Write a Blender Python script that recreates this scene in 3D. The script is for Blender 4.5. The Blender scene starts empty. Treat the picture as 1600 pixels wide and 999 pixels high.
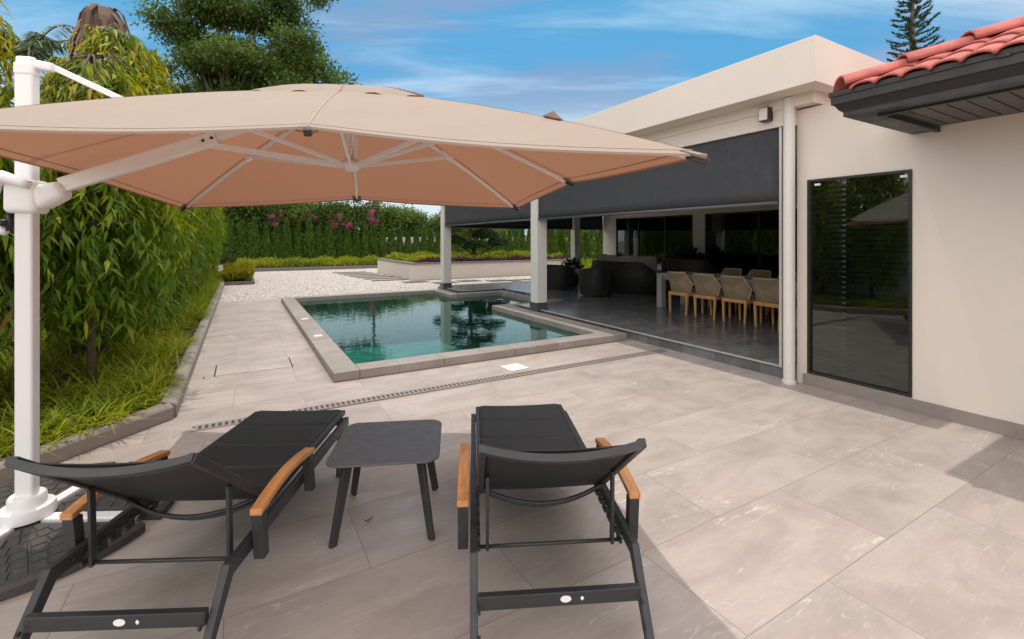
import bpy, math, random
import numpy as np
from mathutils import Vector, Matrix

# ------------------------------------------------------------------ camera, sky, sun, exposure
SC = bpy.context.scene
COL = SC.collection
R = math.radians
EYE = 1.65
cam_d = bpy.data.cameras.new("camera")
cam_d.sensor_width = 36.0
cam_d.lens = 36.0 * 730.0 / 1600.0
cam_d.shift_y = -0.0778
cam_d.clip_start = 0.05
cam_d.clip_end = 2000.0
cam = bpy.data.objects.new("camera", cam_d)
cam.location = (0, 0, EYE)
cam.rotation_euler = (R(90), 0, R(-30.1))
COL.objects.link(cam)
SC.camera = cam

SUN_DOWN = Vector((0.03, -0.25, -1.0)).normalized()
sun_d = bpy.data.lights.new("sun", 'SUN')
sun_d.energy = 2.0
sun_d.angle = R(0.6)
sun_d.color = (1.0, 0.92, 0.83)
sun = bpy.data.objects.new("sun", sun_d)
sun.rotation_euler = SUN_DOWN.to_track_quat('-Z', 'Y').to_euler()
COL.objects.link(sun)

world = bpy.data.worlds.new("World")
SC.world = world
world.use_nodes = True
nt = world.node_tree
for n in list(nt.nodes):
    nt.nodes.remove(n)
def wn(t, **k):
    n = nt.nodes.new(t)
    for a, b in k.items():
        setattr(n, a, b)
    return n
def wl(a, b):
    nt.links.new(a, b)
w_out = wn('ShaderNodeOutputWorld')
w_bg = wn('ShaderNodeBackground')
w_bg.inputs['Strength'].default_value = 0.1
sky = wn('ShaderNodeTexSky')
sky.sky_type = 'NISHITA'
sky.sun_disc = False
sky.sun_elevation = math.asin(-SUN_DOWN.z)
sky.sun_rotation = math.atan2(-SUN_DOWN.x, -SUN_DOWN.y)
sky.air_density = 1.0
sky.dust_density = 0.6
sky.ozone_density = 2.0
tc = wn('ShaderNodeTexCoord')
sep = wn('ShaderNodeSeparateXYZ')
wl(tc.outputs['Generated'], sep.inputs[0])
def wmath(op, a, b=None, c=None):
    n = wn('ShaderNodeMath', operation=op)
    for i, x in enumerate((a, b, c)):
        if x is None:
            continue
        if isinstance(x, (int, float)):
            n.inputs[i].default_value = x
        else:
            wl(x, n.inputs[i])
    return n.outputs[0]
zz = wmath('ADD', wmath('MAXIMUM', sep.outputs[2], 0.0), 0.10)
cx_ = wmath('DIVIDE', sep.outputs[0], zz)
cy_ = wmath('DIVIDE', sep.outputs[1], zz)
comb = wn('ShaderNodeCombineXYZ')
wl(wmath('SUBTRACT', wmath('MULTIPLY', cx_, .8652), wmath('MULTIPLY', cy_, .5015)), comb.inputs[0])
wl(wmath('ADD', wmath('MULTIPLY', cx_, .5015), wmath('MULTIPLY', cy_, .8652)), comb.inputs[1])
def cloud(scale, lo, hi, seed, rot=0.10, sx=1.0, sy=1.0):
    mp = wn('ShaderNodeMapping')
    mp.inputs['Rotation'].default_value = (0, 0, rot)
    mp.inputs['Location'].default_value = (seed, seed * .7, seed)
    mp.inputs['Scale'].default_value = (sx, sy, 1)
    wl(comb.outputs[0], mp.inputs['Vector'])
    nz = wn('ShaderNodeTexNoise')
    nz.inputs['Scale'].default_value = scale
    nz.inputs['Detail'].default_value = 9
    nz.inputs['Roughness'].default_value = 0.58
    nz.inputs['Distortion'].default_value = 0.35
    wl(mp.outputs[0], nz.inputs['Vector'])
    mr = wn('ShaderNodeMapRange')
    mr.interpolation_type = 'SMOOTHSTEP'
    mr.inputs['From Min'].default_value = lo
    mr.inputs['From Max'].default_value = hi
    wl(nz.outputs[0], mr.inputs['Value'])
    return mr.outputs[0]
def wmix(f, a, b):
    n = wn('ShaderNodeMix', data_type='RGBA')
    if isinstance(f, (int, float)):
        n.inputs['Factor'].default_value = f
    else:
        wl(f, n.inputs['Factor'])
    for s, x in ((n.inputs['A'], a), (n.inputs['B'], b)):
        if isinstance(x, tuple):
            s.default_value = (*x, 1)
        else:
            wl(x, s)
    return n.outputs['Result']
# the clear sky, a little deeper and more cyan than the model gives it
base = wmix(0.75, sky.outputs[0], (.85, 4.1, 7.3))
# thin horizon brightening
hz = wn('ShaderNodeMapRange')
hz.inputs['From Min'].default_value = 0.12
hz.interpolation_type = 'SMOOTHSTEP'
hz.inputs['From Max'].default_value = 0.33
hz.inputs['To Min'].default_value = 0.92
hz.inputs['To Max'].default_value = 0.0
wl(sep.outputs[2], hz.inputs['Value'])
# grey-lavender streaks, then white wisps
base = wmix(wmath('MULTIPLY', cloud(1.25, 0.44, 0.58, 3.1, sx=.55, sy=1.25), 0.88), base, (2.2, 3.6, 5.8))
base = wmix(wmath('MULTIPLY', cloud(1.5, 0.45, 0.72, 8.4, sx=.40, sy=1.7), 0.62), base, (6.0, 7.8, 9.2))
base = wmix(hz.outputs[0], base, (7.2, 8.2, 8.7))
# a bright veil of cloud high overhead, where the photograph cannot see
veil = wn('ShaderNodeMapRange')
veil.interpolation_type = 'SMOOTHSTEP'
veil.inputs['From Min'].default_value = 0.50
veil.inputs['From Max'].default_value = 0.75
wl(sep.outputs[2], veil.inputs['Value'])
# the unseen half behind the camera is brightened too, added as side fill
back = wn('ShaderNodeMapRange')
back.interpolation_type = 'SMOOTHSTEP'
back.inputs['From Min'].default_value = 0.42
back.inputs['From Max'].default_value = -0.02
wl(wmath('ADD', wmath('MULTIPLY', sep.outputs[0], .5015), wmath('MULTIPLY', sep.outputs[1], .8652)), back.inputs['Value'])
both = wmath('MAXIMUM', veil.outputs[0], back.outputs[0])
base = wmix(wmath('MULTIPLY', both, 0.94), base, (17.4, 16.7, 16.1))
wl(base, w_bg.inputs['Color'])
wl(w_bg.outputs[0], w_out.inputs[0])

SC.view_settings.view_transform = 'Standard'
SC.view_settings.look = 'None'
SC.view_settings.exposure = 0.14
SC.view_settings.gamma = 1.0
SC.view_settings.use_curve_mapping = False
SC.render.engine = 'CYCLES'
SC.cycles.use_denoising = True
SC.cycles.max_bounces = 10
SC.cycles.transparent_max_bounces = 12
SC.cycles.caustics_reflective = False
SC.cycles.caustics_refractive = False

rnd = random.Random(7)
rng = np.random.default_rng(11)

def yard(right, ahead, z=0.0):
    """plan grid turned 30.1 degrees against the house (loungers and umbrella follow it)"""
    return Vector((.5015 * ahead + .8652 * right, .8652 * ahead - .5015 * right, z))

# ------------------------------------------------------------------ mesh helpers
class MB:
    def __init__(s):
        s.v = []; s.f = []; s.m = []
    def add(s, vs, fs, m=0):
        b = len(s.v)
        s.v.extend(tuple(p) for p in vs)
        s.f.extend(tuple(b + i for i in f) for f in fs)
        s.m.extend([m] * len(fs))
        return s
    def box(s, x0, x1, y0, y1, z0, z1, m=0):
        vs = [(x0,y0,z0),(x1,y0,z0),(x1,y1,z0),(x0,y1,z0),(x0,y0,z1),(x1,y0,z1),(x1,y1,z1),(x0,y1,z1)]
        return s.add(vs, [(3,2,1,0),(4,5,6,7),(0,1,5,4),(1,2,6,5),(2,3,7,6),(3,0,4,7)], m)
    def bar(s, p0, p1, w, h, up=(0,0,1), m=0, w1=None, h1=None):
        p0 = Vector(p0); p1 = Vector(p1)
        d = (p1 - p0).normalized(); u = Vector(up)
        sd = d.cross(u)
        if sd.length < 1e-4:
            sd = d.cross(Vector((1,0,0)))
        sd.normalize(); u = sd.cross(d).normalized()
        w1 = w if w1 is None else w1; h1 = h if h1 is None else h1
        vs = []
        for p, ww, hh in ((p0, w, h), (p1, w1, h1)):
            for a, b in ((-1,-1),(1,-1),(1,1),(-1,1)):
                vs.append(p + sd * (a * ww / 2) + u * (b * hh / 2))
        return s.add(vs, [(0,1,2,3),(7,6,5,4),(0,4,5,1),(1,5,6,2),(2,6,7,3),(3,7,4,0)], m)
    def prism(s, poly, z0, z1, m=0):
        n = len(poly)
        vs = [(x,y,z0) for x,y in poly] + [(x,y,z1) for x,y in poly]
        fs = [tuple(range(n-1,-1,-1)), tuple(range(n,2*n))]
        fs += [(i,(i+1)%n,n+(i+1)%n,n+i) for i in range(n)]
        return s.add(vs, fs, m)
    def prism_x(s, poly, x0, x1, m=0):
        n = len(poly)
        vs = [(x0,y,z) for y,z in poly] + [(x1,y,z) for y,z in poly]
        fs = [tuple(range(n-1,-1,-1)), tuple(range(n,2*n))]
        fs += [(i,(i+1)%n,n+(i+1)%n,n+i) for i in range(n)]
        return s.add(vs, fs, m)
    def tube(s, pts, r, n=10, m=0, sx=1.0, sy=1.0):
        pts = [Vector(p) for p in pts]
        rs = r if isinstance(r, (list, tuple)) else [r] * len(pts)
        t0 = (pts[1] - pts[0]).normalized()
        a = t0.orthogonal().normalized()
        vs = []
        for i, p in enumerate(pts):
            t = (pts[min(i+1,len(pts)-1)] - pts[max(i-1,0)]).normalized()
            a = (a - t * a.dot(t)).normalized()
            b = t.cross(a)
            for k in range(n):
                th = 2 * math.pi * k / n
                vs.append(p + (a * math.cos(th) * sx + b * math.sin(th) * sy) * rs[i])
        fs = []
        for i in range(len(pts) - 1):
            for k in range(n):
                fs.append((i*n+k, i*n+(k+1)%n, (i+1)*n+(k+1)%n, (i+1)*n+k))
        fs.append(tuple(range(n-1,-1,-1)))
        e = (len(pts)-1)*n
        fs.append(tuple(range(e, e+n)))
        return s.add(vs, fs, m)
    def lathe(s, prof, n=32, c=(0,0,0), m=0, cap=True):
        vs = []
        for r, z in prof:
            for k in range(n):
                th = 2*math.pi*k/n
                vs.append((c[0]+r*math.cos(th), c[1]+r*math.sin(th), c[2]+z))
        fs = []
        for i in range(len(prof)-1):
            for k in range(n):
                fs.append((i*n+k, i*n+(k+1)%n, (i+1)*n+(k+1)%n, (i+1)*n+k))
        if cap:
            fs.append(tuple(range(n-1,-1,-1)))
            e = (len(prof)-1)*n
            fs.append(tuple(range(e, e+n)))
        return s.add(vs, fs, m)
    def grid(s, fn, nu, nv, m=0, closed_u=False):
        vs = []
        for i in range(nu + (0 if closed_u else 1)):
            for j in range(nv+1):
                vs.append(fn(i/nu, j/nv))
        fs = []
        W = nv+1; N = nu if closed_u else nu+1
        for i in range(nu):
            for j in range(nv):
                a = i*W+j; b = ((i+1)%N)*W+j
                fs.append((a, b, b+1, a+1))
        return s.add(vs, fs, m)
    def mesh(s, name, mats, smooth=False):
        me = bpy.data.meshes.new(name)
        me.from_pydata(s.v, [], s.f)
        for x in (mats if isinstance(mats, (list, tuple)) else [mats]):
            me.materials.append(x)
        me.polygons.foreach_set('material_index', s.m)
        if smooth:
            me.polygons.foreach_set('use_smooth', [True]*len(s.f))
        me.update()
        return me

def link(name, me, parent=None):
    o = bpy.data.objects.new(name, me)
    COL.objects.link(o)
    if parent is not None:
        o.parent = parent
    return o
def part(name, mb, mats, parent=None, smooth=False, bevel=0.0, seg=2, solid=0.0, label=None):
    o = link(name, mb.mesh(name, mats, smooth), parent)
    if solid:
        k = o.modifiers.new('thick', 'SOLIDIFY'); k.thickness = solid; k.offset = 0
    if bevel:
        k = o.modifiers.new('edge', 'BEVEL'); k.width = bevel; k.segments = seg
        k.limit_method = 'ANGLE'; k.angle_limit = R(35)
        k.harden_normals = False
    if label:
        o['label'] = label
    return o
def tag(o, label, cat, group=None):
    o['label'] = label; o['category'] = cat
    if group:
        o['group'] = group
    return o
def thing(name, label, cat, loc=(0,0,0), rz=0.0, group=None):
    o = bpy.data.objects.new(name, None)
    o.empty_display_size = .2
    COL.objects.link(o)
    o.location = loc; o.rotation_euler = (0,0,rz)
    return tag(o, label, cat, group)
def struct(name, mb, mats, smooth=False, bevel=0.0, kind='structure', label=None, category=None):
    o = part(name, mb, mats, None, smooth, bevel)
    o['kind'] = kind
    if label: o['label'] = label
    if category: o['category'] = category
    return o
def copy_tree(o, parent=None):
    c = o.copy()
    COL.objects.link(c)
    if parent is not None:
        c.parent = parent
        c.matrix_parent_inverse = o.matrix_parent_inverse.copy()
    for ch in list(o.children):
        if ch is not c:
            copy_tree(ch, c)
    return c
def copy_thing(o, loc, rz=0.0, label=None, scale=None):
    c = copy_tree(o)
    c.location = loc; c.rotation_euler = (0,0,rz)
    if label: c['label'] = label
    if scale: c.scale = scale
    return c

# leaves: many small blades as one mesh, built with arrays
def np_mesh(name, verts, polys, mats, mat_idx=None, smooth=False):
    me = bpy.data.meshes.new(name)
    nv = len(verts)
    me.vertices.add(nv)
    me.vertices.foreach_set('co', np.asarray(verts, np.float32).ravel())
    loops = np.concatenate([p.ravel() for p in polys]).astype(np.int32)
    tot = np.concatenate([np.full(len(p), p.shape[1], np.int32) for p in polys])
    start = np.concatenate([[0], np.cumsum(tot)[:-1]]).astype(np.int32)
    me.loops.add(len(loops)); me.loops.foreach_set('vertex_index', loops)
    me.polygons.add(len(tot))
    me.polygons.foreach_set('loop_start', start)
    me.polygons.foreach_set('loop_total', tot)
    for m in (mats if isinstance(mats, (list, tuple)) else [mats]):
        me.materials.append(m)
    if mat_idx is not None:
        me.polygons.foreach_set('material_index', np.concatenate(mat_idx).astype(np.int32))
    if smooth:
        me.polygons.foreach_set('use_smooth', np.ones(len(tot), bool))
    me.update(calc_edges=True)
    me.validate()
    return me
def unit(a):
    return a / np.maximum(np.linalg.norm(a, axis=1, keepdims=True), 1e-9)
def leaf_arrays(P, D, N, L, W, droop=0.15):
    """diamond-ish leaves with a bent tip: 5 points, 2 polygons each"""
    n = len(P)
    D = unit(D); S = unit(np.cross(D, N)); N2 = np.cross(S, D)
    L = np.broadcast_to(np.asarray(L, float), (n,))[:, None]; W = np.broadcast_to(np.asarray(W, float), (n,))[:, None]
    a = P
    b = P + D*L*.38 + S*W*.5 + N2*W*.12
    c = P + D*L*.38 - S*W*.5 + N2*W*.12
    e = P + D*L*.42 - N2*W*.05
    d = P + D*L*(1-droop*.3) - N2*L*droop
    V = np.stack([a,b,e,c,d], 1).reshape(-1,3)
    i = np.arange(n)[:,None]*5
    Q1 = np.concatenate([i+0, i+1, i+4, i+2], 1)
    Q2 = np.concatenate([i+0, i+2, i+4, i+3], 1)
    return V, np.concatenate([Q1,Q2], 0)
def blades_arrays(P, D, L, W, arch, seg=3):
    """grass blades: arching strips"""
    n = len(P)
    D = unit(D)
    up = np.array([0,0,1.0])
    S = unit(np.cross(D, up[None,:] + D*1e-3 + rng.normal(0,.15,(n,3))))
    L = L[:,None]; W = W[:,None]; arch = arch[:,None]
    H = D.copy(); H[:,2] = 0; H = unit(H)
    vs = []
    for k in range(seg+1):
        t = k/seg
        c = P + D*L*t + H*L*arch*t*t*.6 - up[None,:]*L*arch*t*t
        w = W*(1.0-.25*t) if k < seg else W*.12
        vs += [c - S*w/2, c + S*w/2]
    V = np.stack(vs, 1).reshape(-1,3)
    i = np.arange(n)[:,None]*(2*(seg+1))
    Q = [np.concatenate([i+2*k, i+2*k+1, i+2*k+3, i+2*k+2],1) for k in range(seg)]
    return V, np.concatenate(Q,0)
def sph(n):
    return unit(rng.normal(0,1,(n,3)))
# ------------------------------------------------------------------ materials
def nodes(name):
    m = bpy.data.materials.new(name)
    m.use_nodes = True
    t = m.node_tree
    b = t.nodes['Principled BSDF']
    return m, t, b
class NT:
    def __init__(s, t): s.t = t
    def n(s, typ, **k):
        x = s.t.nodes.new(typ)
        for a, b in k.items(): setattr(x, a, b)
        return x
    def l(s, a, b): s.t.links.new(a, b)
    def val(s, sock, x):
        if isinstance(x, (int, float)): sock.default_value = x
        elif isinstance(x, tuple): sock.default_value = (*x, 1) if len(x) == 3 and sock.type == 'RGBA' else x
        else: s.l(x, sock)
    def math(s, op, a, b=0.0, c=0.0):
        x = s.n('ShaderNodeMath', operation=op)
        s.val(x.inputs[0], a); s.val(x.inputs[1], b); s.val(x.inputs[2], c)
        return x.outputs[0]
    def mix(s, f, a, b, bt='MIX'):
        x = s.n('ShaderNodeMix', data_type='RGBA', blend_type=bt)
        s.val(x.inputs['Factor'], f); s.val(x.inputs['A'], a); s.val(x.inputs['B'], b)
        return x.outputs['Result']
    def pos(s, scale=(1,1,1), rot=(0,0,0), loc=(0,0,0), kind='Object', src=None):
        mp = s.n('ShaderNodeMapping')
        mp.inputs['Scale'].default_value = scale; mp.inputs['Rotation'].default_value = rot; mp.inputs['Location'].default_value = loc
        s.l(src if src is not None else s.n('ShaderNodeTexCoord').outputs[kind], mp.inputs['Vector'])
        return mp.outputs[0]
    def noise(s, vec, scale, detail=4, rough=.55, dist=0.0):
        x = s.n('ShaderNodeTexNoise')
        s.l(vec, x.inputs['Vector'])
        x.inputs['Scale'].default_value = scale; x.inputs['Detail'].default_value = detail
        x.inputs['Roughness'].default_value = rough; x.inputs['Distortion'].default_value = dist
        return x.outputs[0]
    def ramp(s, v, lo, hi, a=0.0, b=1.0, smooth=True):
        x = s.n('ShaderNodeMapRange')
        if smooth: x.interpolation_type = 'SMOOTHSTEP'
        s.l(v, x.inputs['Value'])
        x.inputs['From Min'].default_value = lo; x.inputs['From Max'].default_value = hi
        x.inputs['To Min'].default_value = a; x.inputs['To Max'].default_value = b
        return x.outputs[0]
    def bump(s, h, strength, dist=.01):
        x = s.n('ShaderNodeBump')
        x.inputs['Strength'].default_value = strength; x.inputs['Distance'].default_value = dist
        s.l(h, x.inputs['Height'])
        return x.outputs[0]

def simple(name, col, rough=.5, var=.08, scale=6.0, bump=0.0, bscale=60.0, metal=0.0, spec=.5, dirt=0.0, stretch=(1,1,1)):
    m, t, b = nodes(name)
    g = NT(t)
    p = g.pos(stretch)
    nz = g.noise(p, scale, 5)
    c = g.mix(nz, tuple(x*(1-var) for x in col), tuple(min(1,x*(1+var)) for x in col))
    if dirt:
        d = g.ramp(g.noise(g.pos(loc=(3,1,2)), scale*.4, 6, .65), .5, .75)
        c = g.mix(g.math('MULTIPLY', d, dirt), c, tuple(x*.55 for x in col))
    g.l(c, b.inputs['Base Color'])
    b.inputs['Metallic'].default_value = metal
    b.inputs['Specular IOR Level'].default_value = spec
    g.l(g.ramp(g.noise(p, scale*2.3, 4), .3, .7, max(.02, rough*.85), min(1, rough*1.15)), b.inputs['Roughness'])
    if bump:
        g.l(g.bump(g.noise(g.pos(), bscale, 4), bump, .004), b.inputs['Normal'])
    return m

def tile_mat(name, base, light, dark, vein, bw, rh, off, loc, rough, mortar, vein_amt=.7, msize=.003):
    m, t, b = nodes(name)
    g = NT(t)
    p = g.pos(loc=loc)
    br = g.n('ShaderNodeTexBrick')
    br.offset = off; br.squash = 1.0
    g.l(p, br.inputs['Vector'])
    br.inputs['Color1'].default_value = (0,0,0,1); br.inputs['Color2'].default_value = (1,1,1,1)
    br.inputs['Mortar'].default_value = (.5,.5,.5,1)
    br.inputs['Scale'].default_value = 1; br.inputs['Mortar Size'].default_value = msize
    br.inputs['Mortar Smooth'].default_value = .2; br.inputs['Bias'].default_value = 0
    br.inputs['Brick Width'].default_value = bw; br.inputs['Row Height'].default_value = rh
    rid = br.outputs['Color']
    # each slab is cut from another piece of stone
    sc = g.n('ShaderNodeVectorMath', operation='SCALE'); g.l(rid, sc.inputs[0]); sc.inputs['Scale'].default_value = 37.0
    ad = g.n('ShaderNodeVectorMath', operation='ADD'); g.l(p, ad.inputs[0]); g.l(sc.outputs[0], ad.inputs[1])
    q = g.pos((1.0,2.3,1), (0,0,R(-32)), src=ad.outputs[0])
    n1 = g.noise(q, 1.3, 8, .6, .8)
    n2 = g.noise(g.pos((1,1,1), src=ad.outputs[0]), 6.0, 8, .65, .3)
    c = g.mix(g.ramp(n1, .36, .66), dark, light)
    c = g.mix(g.ramp(n2, .3, .72, 0, .55), c, base)
    nv = g.noise(g.pos((.9,5.5,1), (0,0,R(-38)), src=ad.outputs[0]), 1.5, 3, .5, .35)
    v = g.math('ABSOLUTE', g.math('SUBTRACT', nv, .5))
    v = g.math('MULTIPLY', g.ramp(v, .0, .014, 1, 0), g.ramp(g.noise(g.pos(src=ad.outputs[0]), 14, 4, .7), .38, .62))
    msk = g.ramp(g.noise(g.pos(loc=(5,2,0), src=ad.outputs[0]), 1.4, 6, .65), .50, .62)
    c = g.mix(g.math('MULTIPLY', g.math('MULTIPLY', v, msk), vein_amt), c, vein)
    fine = g.ramp(g.noise(g.pos((9,60,9), (0,0,R(-30)), src=ad.outputs[0]), 1.0, 5, .7), .52, .78, 0, .26)
    c = g.mix(fine, c, vein)
    tone = g.math('ADD', g.math('MULTIPLY', rid, .09), .955)
    tn = g.n('ShaderNodeVectorMath', operation='SCALE'); g.l(c, tn.inputs[0]); g.l(tone, tn.inputs['Scale'])
    c = g.mix(br.outputs['Fac'], tn.outputs[0], mortar)
    # faint wear across slabs
    spot = g.ramp(g.noise(g.pos(loc=(9,4,0)), 2.6, 8, .72), .60, .74, 0, .22)
    c = g.mix(spot, c, tuple(x*.62 for x in base))
    wear = g.ramp(g.noise(g.pos(loc=(1,7,0)), .55, 6, .6), .40, .75, 0, .18)
    c = g.mix(wear, c, tuple(x*.72 for x in base))
    g.l(c, b.inputs['Base Color'])
    g.l(g.ramp(n2, .3, .7, rough*.8, rough*1.2), b.inputs['Roughness'])
    h = g.math('SUBTRACT', g.math('MULTIPLY', n2, .25), br.outputs['Fac'])
    g.l(g.bump(h, .35, .002), b.inputs['Normal'])
    return m

def leaf_mat(name, cols, trans=.35, rough=.42, spec=.35, hue_noise=None):
    m, t, b = nodes(name)
    g = NT(t)
    geo = g.n('ShaderNodeNewGeometry')
    cr = g.n('ShaderNodeValToRGB')
    e = cr.color_ramp.elements
    e[0].color = (*cols[0], 1); e[-1].color = (*cols[-1], 1)
    for i, c in enumerate(cols[1:-1]):
        x = e.new((i+1)/(len(cols)-1)); x.color = (*c, 1)
    f = geo.outputs['Random Per Island']
    if hue_noise:
        nz = g.ramp(g.noise(g.pos(), hue_noise, 3), .3, .7, smooth=False)
        f = g.math('ADD', g.math('MULTIPLY', f, .55), g.math('MULTIPLY', nz, .45))
    g.l(f, cr.inputs[0])
    c = cr.outputs[0]
    g.l(c, b.inputs['Base Color'])
    b.inputs['Roughness'].default_value = rough
    b.inputs['Specular IOR Level'].default_value = spec
    tr = g.n('ShaderNodeBsdfTranslucent')
    hs = g.n('ShaderNodeHueSaturation'); hs.inputs['Hue'].default_value = .485; hs.inputs['Saturation'].default_value = 1.1; hs.inputs['Value'].default_value = 1.5
    g.l(c, hs.inputs['Color']); g.l(hs.outputs[0], tr.inputs['Color'])
    mx = g.n('ShaderNodeMixShader'); mx.inputs[0].default_value = trans
    g.l(b.outputs[0], mx.inputs[1]); g.l(tr.outputs[0], mx.inputs[2])
    g.l(mx.outputs[0], t.nodes['Material Output'].inputs['Surface'])
    return m

M = {}
M['paving'] = tile_mat('paving_tiles', (.385,.328,.300), (.440,.380,.350), (.330,.278,.252), (.70,.65,.61), 1.26, .6, .5, (.065, .01, 0), .5, (.225,.192,.172), .8, .0024)
M['coping'] = tile_mat('coping_stone', (.30,.265,.24), (.34,.30,.27), (.25,.22,.20), (.42,.39,.36), 1.2, 1.2, .0, (.3,.9,0), .5, (.14,.12,.11), .4)
M['marble'] = tile_mat('dark_marble', (.15,.153,.163), (.20,.204,.215), (.105,.108,.116), (.34,.34,.35), 1.2, .6, .5, (.2,.1,0), .22, (.05,.05,.05), .45)
M['render'] = simple('cream_render', (.72,.655,.59), .85, .04, .9, .7, 130, dirt=.12)
M['inner_render'] = simple('brightened_terrace_wall', (.88,.82,.72), .8, .03, 1.2, .3, 150)  # lighter copy of the cream render, standing in for light under the roof
M['white_render'] = simple('white_render', (.74,.71,.66), .8, .03, 1.5, .2, 200)
M['ceiling'] = simple('ceiling_paint', (.86,.84,.80), .8, .02)
M['column'] = simple('column_paint', (.70,.685,.65), .6, .03, 3)
M['plinth'] = simple('plinth_stone', (.075,.075,.08), .3, .5, 18)
M['skirt'] = simple('skirting_tile', (.27,.235,.215), .5, .16, 7)
M['soil'] = simple('soil', (.045,.03,.02), .95, .4, 14, 1.0, 40)
M['kerb'] = simple('kerb_stone', (.26,.225,.205), .7, .18, 5, .5, 70, dirt=.4)
M['darkkerb'] = simple('dark_kerb_stone', (.16,.145,.135), .7, .18, 5, .4, 70)
M['white_metal'] = simple('white_powder_coat', (.80,.80,.81), .35, .02, 3)
M['grey_metal'] = simple('silver_grey_metal', (.55,.53,.51), .35, .05, 3, metal=.3)
M['black_metal'] = simple('anthracite_powder_coat', (.030,.030,.033), .42, .15, 9, .12, 500)
M['table_metal'] = simple('grey_powder_coat', (.095,.092,.092), .45, .08, 9, .12, 500)
M['black_frame'] = simple('black_aluminium', (.016,.016,.017), .35, .1)
M['gutter'] = simple('black_gutter', (.018,.017,.018), .42, .15, 4)
M['soffit'] = simple('soffit_board', (.075,.068,.066), .5, .12, 5)
M['steel'] = simple('steel', (.6,.6,.6), .3, .05, metal=1.0)
M['lid'] = simple('white_plastic', (.82,.80,.78), .4, .02)
M['dark_gap'] = simple('dark_slot', (.02,.018,.016), .8, .1)
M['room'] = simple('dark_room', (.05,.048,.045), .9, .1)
M['blind_fabric'] = simple('roller_blind_fabric', (.046,.049,.057), .75, .06, 3, .2, 900)
M['cushion'] = simple('taupe_cushion', (.36,.32,.285), .9, .08, 8, .4, 300)
M['teak'] = None
M['bark'] = simple('bark', (.10,.065,.045), .9, .35, 14, 1.0, 40)
M['grey_bark'] = simple('grey_bark', (.13,.11,.09), .9, .3, 8, 1.0, 30)

M['sheet_ground'] = simple('garden_earth', (.20,.17,.13), .95, .25, .8, .6, 12)
M['walk'] = simple('pale_path', (.36,.33,.30), .8, .12, 3)
M['slab'] = simple('dark_stepping_slab', (.075,.07,.066), .6, .2, 5, .3, 80)

def teak():
    m, t, b = nodes('teak'); g = NT(t)
    p = g.pos((22,1.6,22))
    w = g.noise(p, 2.2, 6, .6, .6)
    c = g.mix(g.ramp(w, .3, .7), (.40,.165,.052), (.60,.285,.105))
    g.l(c, b.inputs['Base Color']); b.inputs['Roughness'].default_value = .42
    g.l(g.bump(w, .15, .002), b.inputs['Normal'])
    return m
M['teak'] = teak()
def teak_leg():
    m, t, b = nodes('teak_leg'); g = NT(t)
    w = g.noise(g.pos((14,14,2)), 2.2, 5, .6, .6)
    g.l(g.mix(g.ramp(w,.3,.7), (.58,.29,.11), (.78,.44,.19)), b.inputs['Base Color']); b.inputs['Roughness'].default_value = .45
    return m
M['teak_leg'] = teak_leg()
def sling():
    m, t, b = nodes('black_mesh_fabric'); g = NT(t)
    tc2 = g.n('ShaderNodeTexCoord').outputs['Object']
    w1 = g.n('ShaderNodeTexWave'); w1.bands_direction = 'X'; w1.inputs['Scale'].default_value = 75; g.l(tc2, w1.inputs['Vector'])
    w2 = g.n('ShaderNodeTexWave'); w2.bands_direction = 'Y'; w2.inputs['Scale'].default_value = 75; g.l(tc2, w2.inputs['Vector'])
    h = g.math('MULTIPLY', w1.outputs['Fac'], w2.outputs['Fac'])
    g.l(g.mix(h, (.012,.012,.013), (.030,.029,.031)), b.inputs['Base Color'])
    b.inputs['Roughness'].default_value = .62
    g.l(g.bump(h, .3, .001), b.inputs['Normal'])
    return m
M['sling'] = sling()
def wicker(name, a, c, s=26):
    m, t, b = nodes(name); g = NT(t)
    br = g.n('ShaderNodeTexBrick'); br.offset = .5
    # wrap the weave around upright shells: angle and height
    o = g.n('ShaderNodeTexCoord').outputs['Object']
    sp = g.n('ShaderNodeSeparateXYZ'); g.l(o, sp.inputs[0])
    an = g.math('ARCTAN2', sp.outputs[1], sp.outputs[0])
    cb = g.n('ShaderNodeCombineXYZ'); g.l(an, cb.inputs[0]); g.l(sp.outputs[2], cb.inputs[1])
    g.l(cb.outputs[0], br.inputs['Vector'])
    br.inputs['Scale'].default_value = s; br.inputs['Brick Width'].default_value = 1.6; br.inputs['Row Height'].default_value = .5
    br.inputs['Mortar Size'].default_value = .06; br.inputs['Mortar Smooth'].default_value = .8
    br.inputs['Color1'].default_value = (*a,1); br.inputs['Color2'].default_value = (*c,1); br.inputs['Mortar'].default_value = (.006,.006,.006,1)
    g.l(br.outputs['Color'], b.inputs['Base Color']); b.inputs['Roughness'].default_value = .5
    g.l(g.bump(g.math('SUBTRACT', 1.0, br.outputs['Fac']), .8, .006), b.inputs['Normal'])
    return m
M['wicker'] = wicker('dark_wicker', (.018,.017,.020), (.040,.037,.042))
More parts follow.
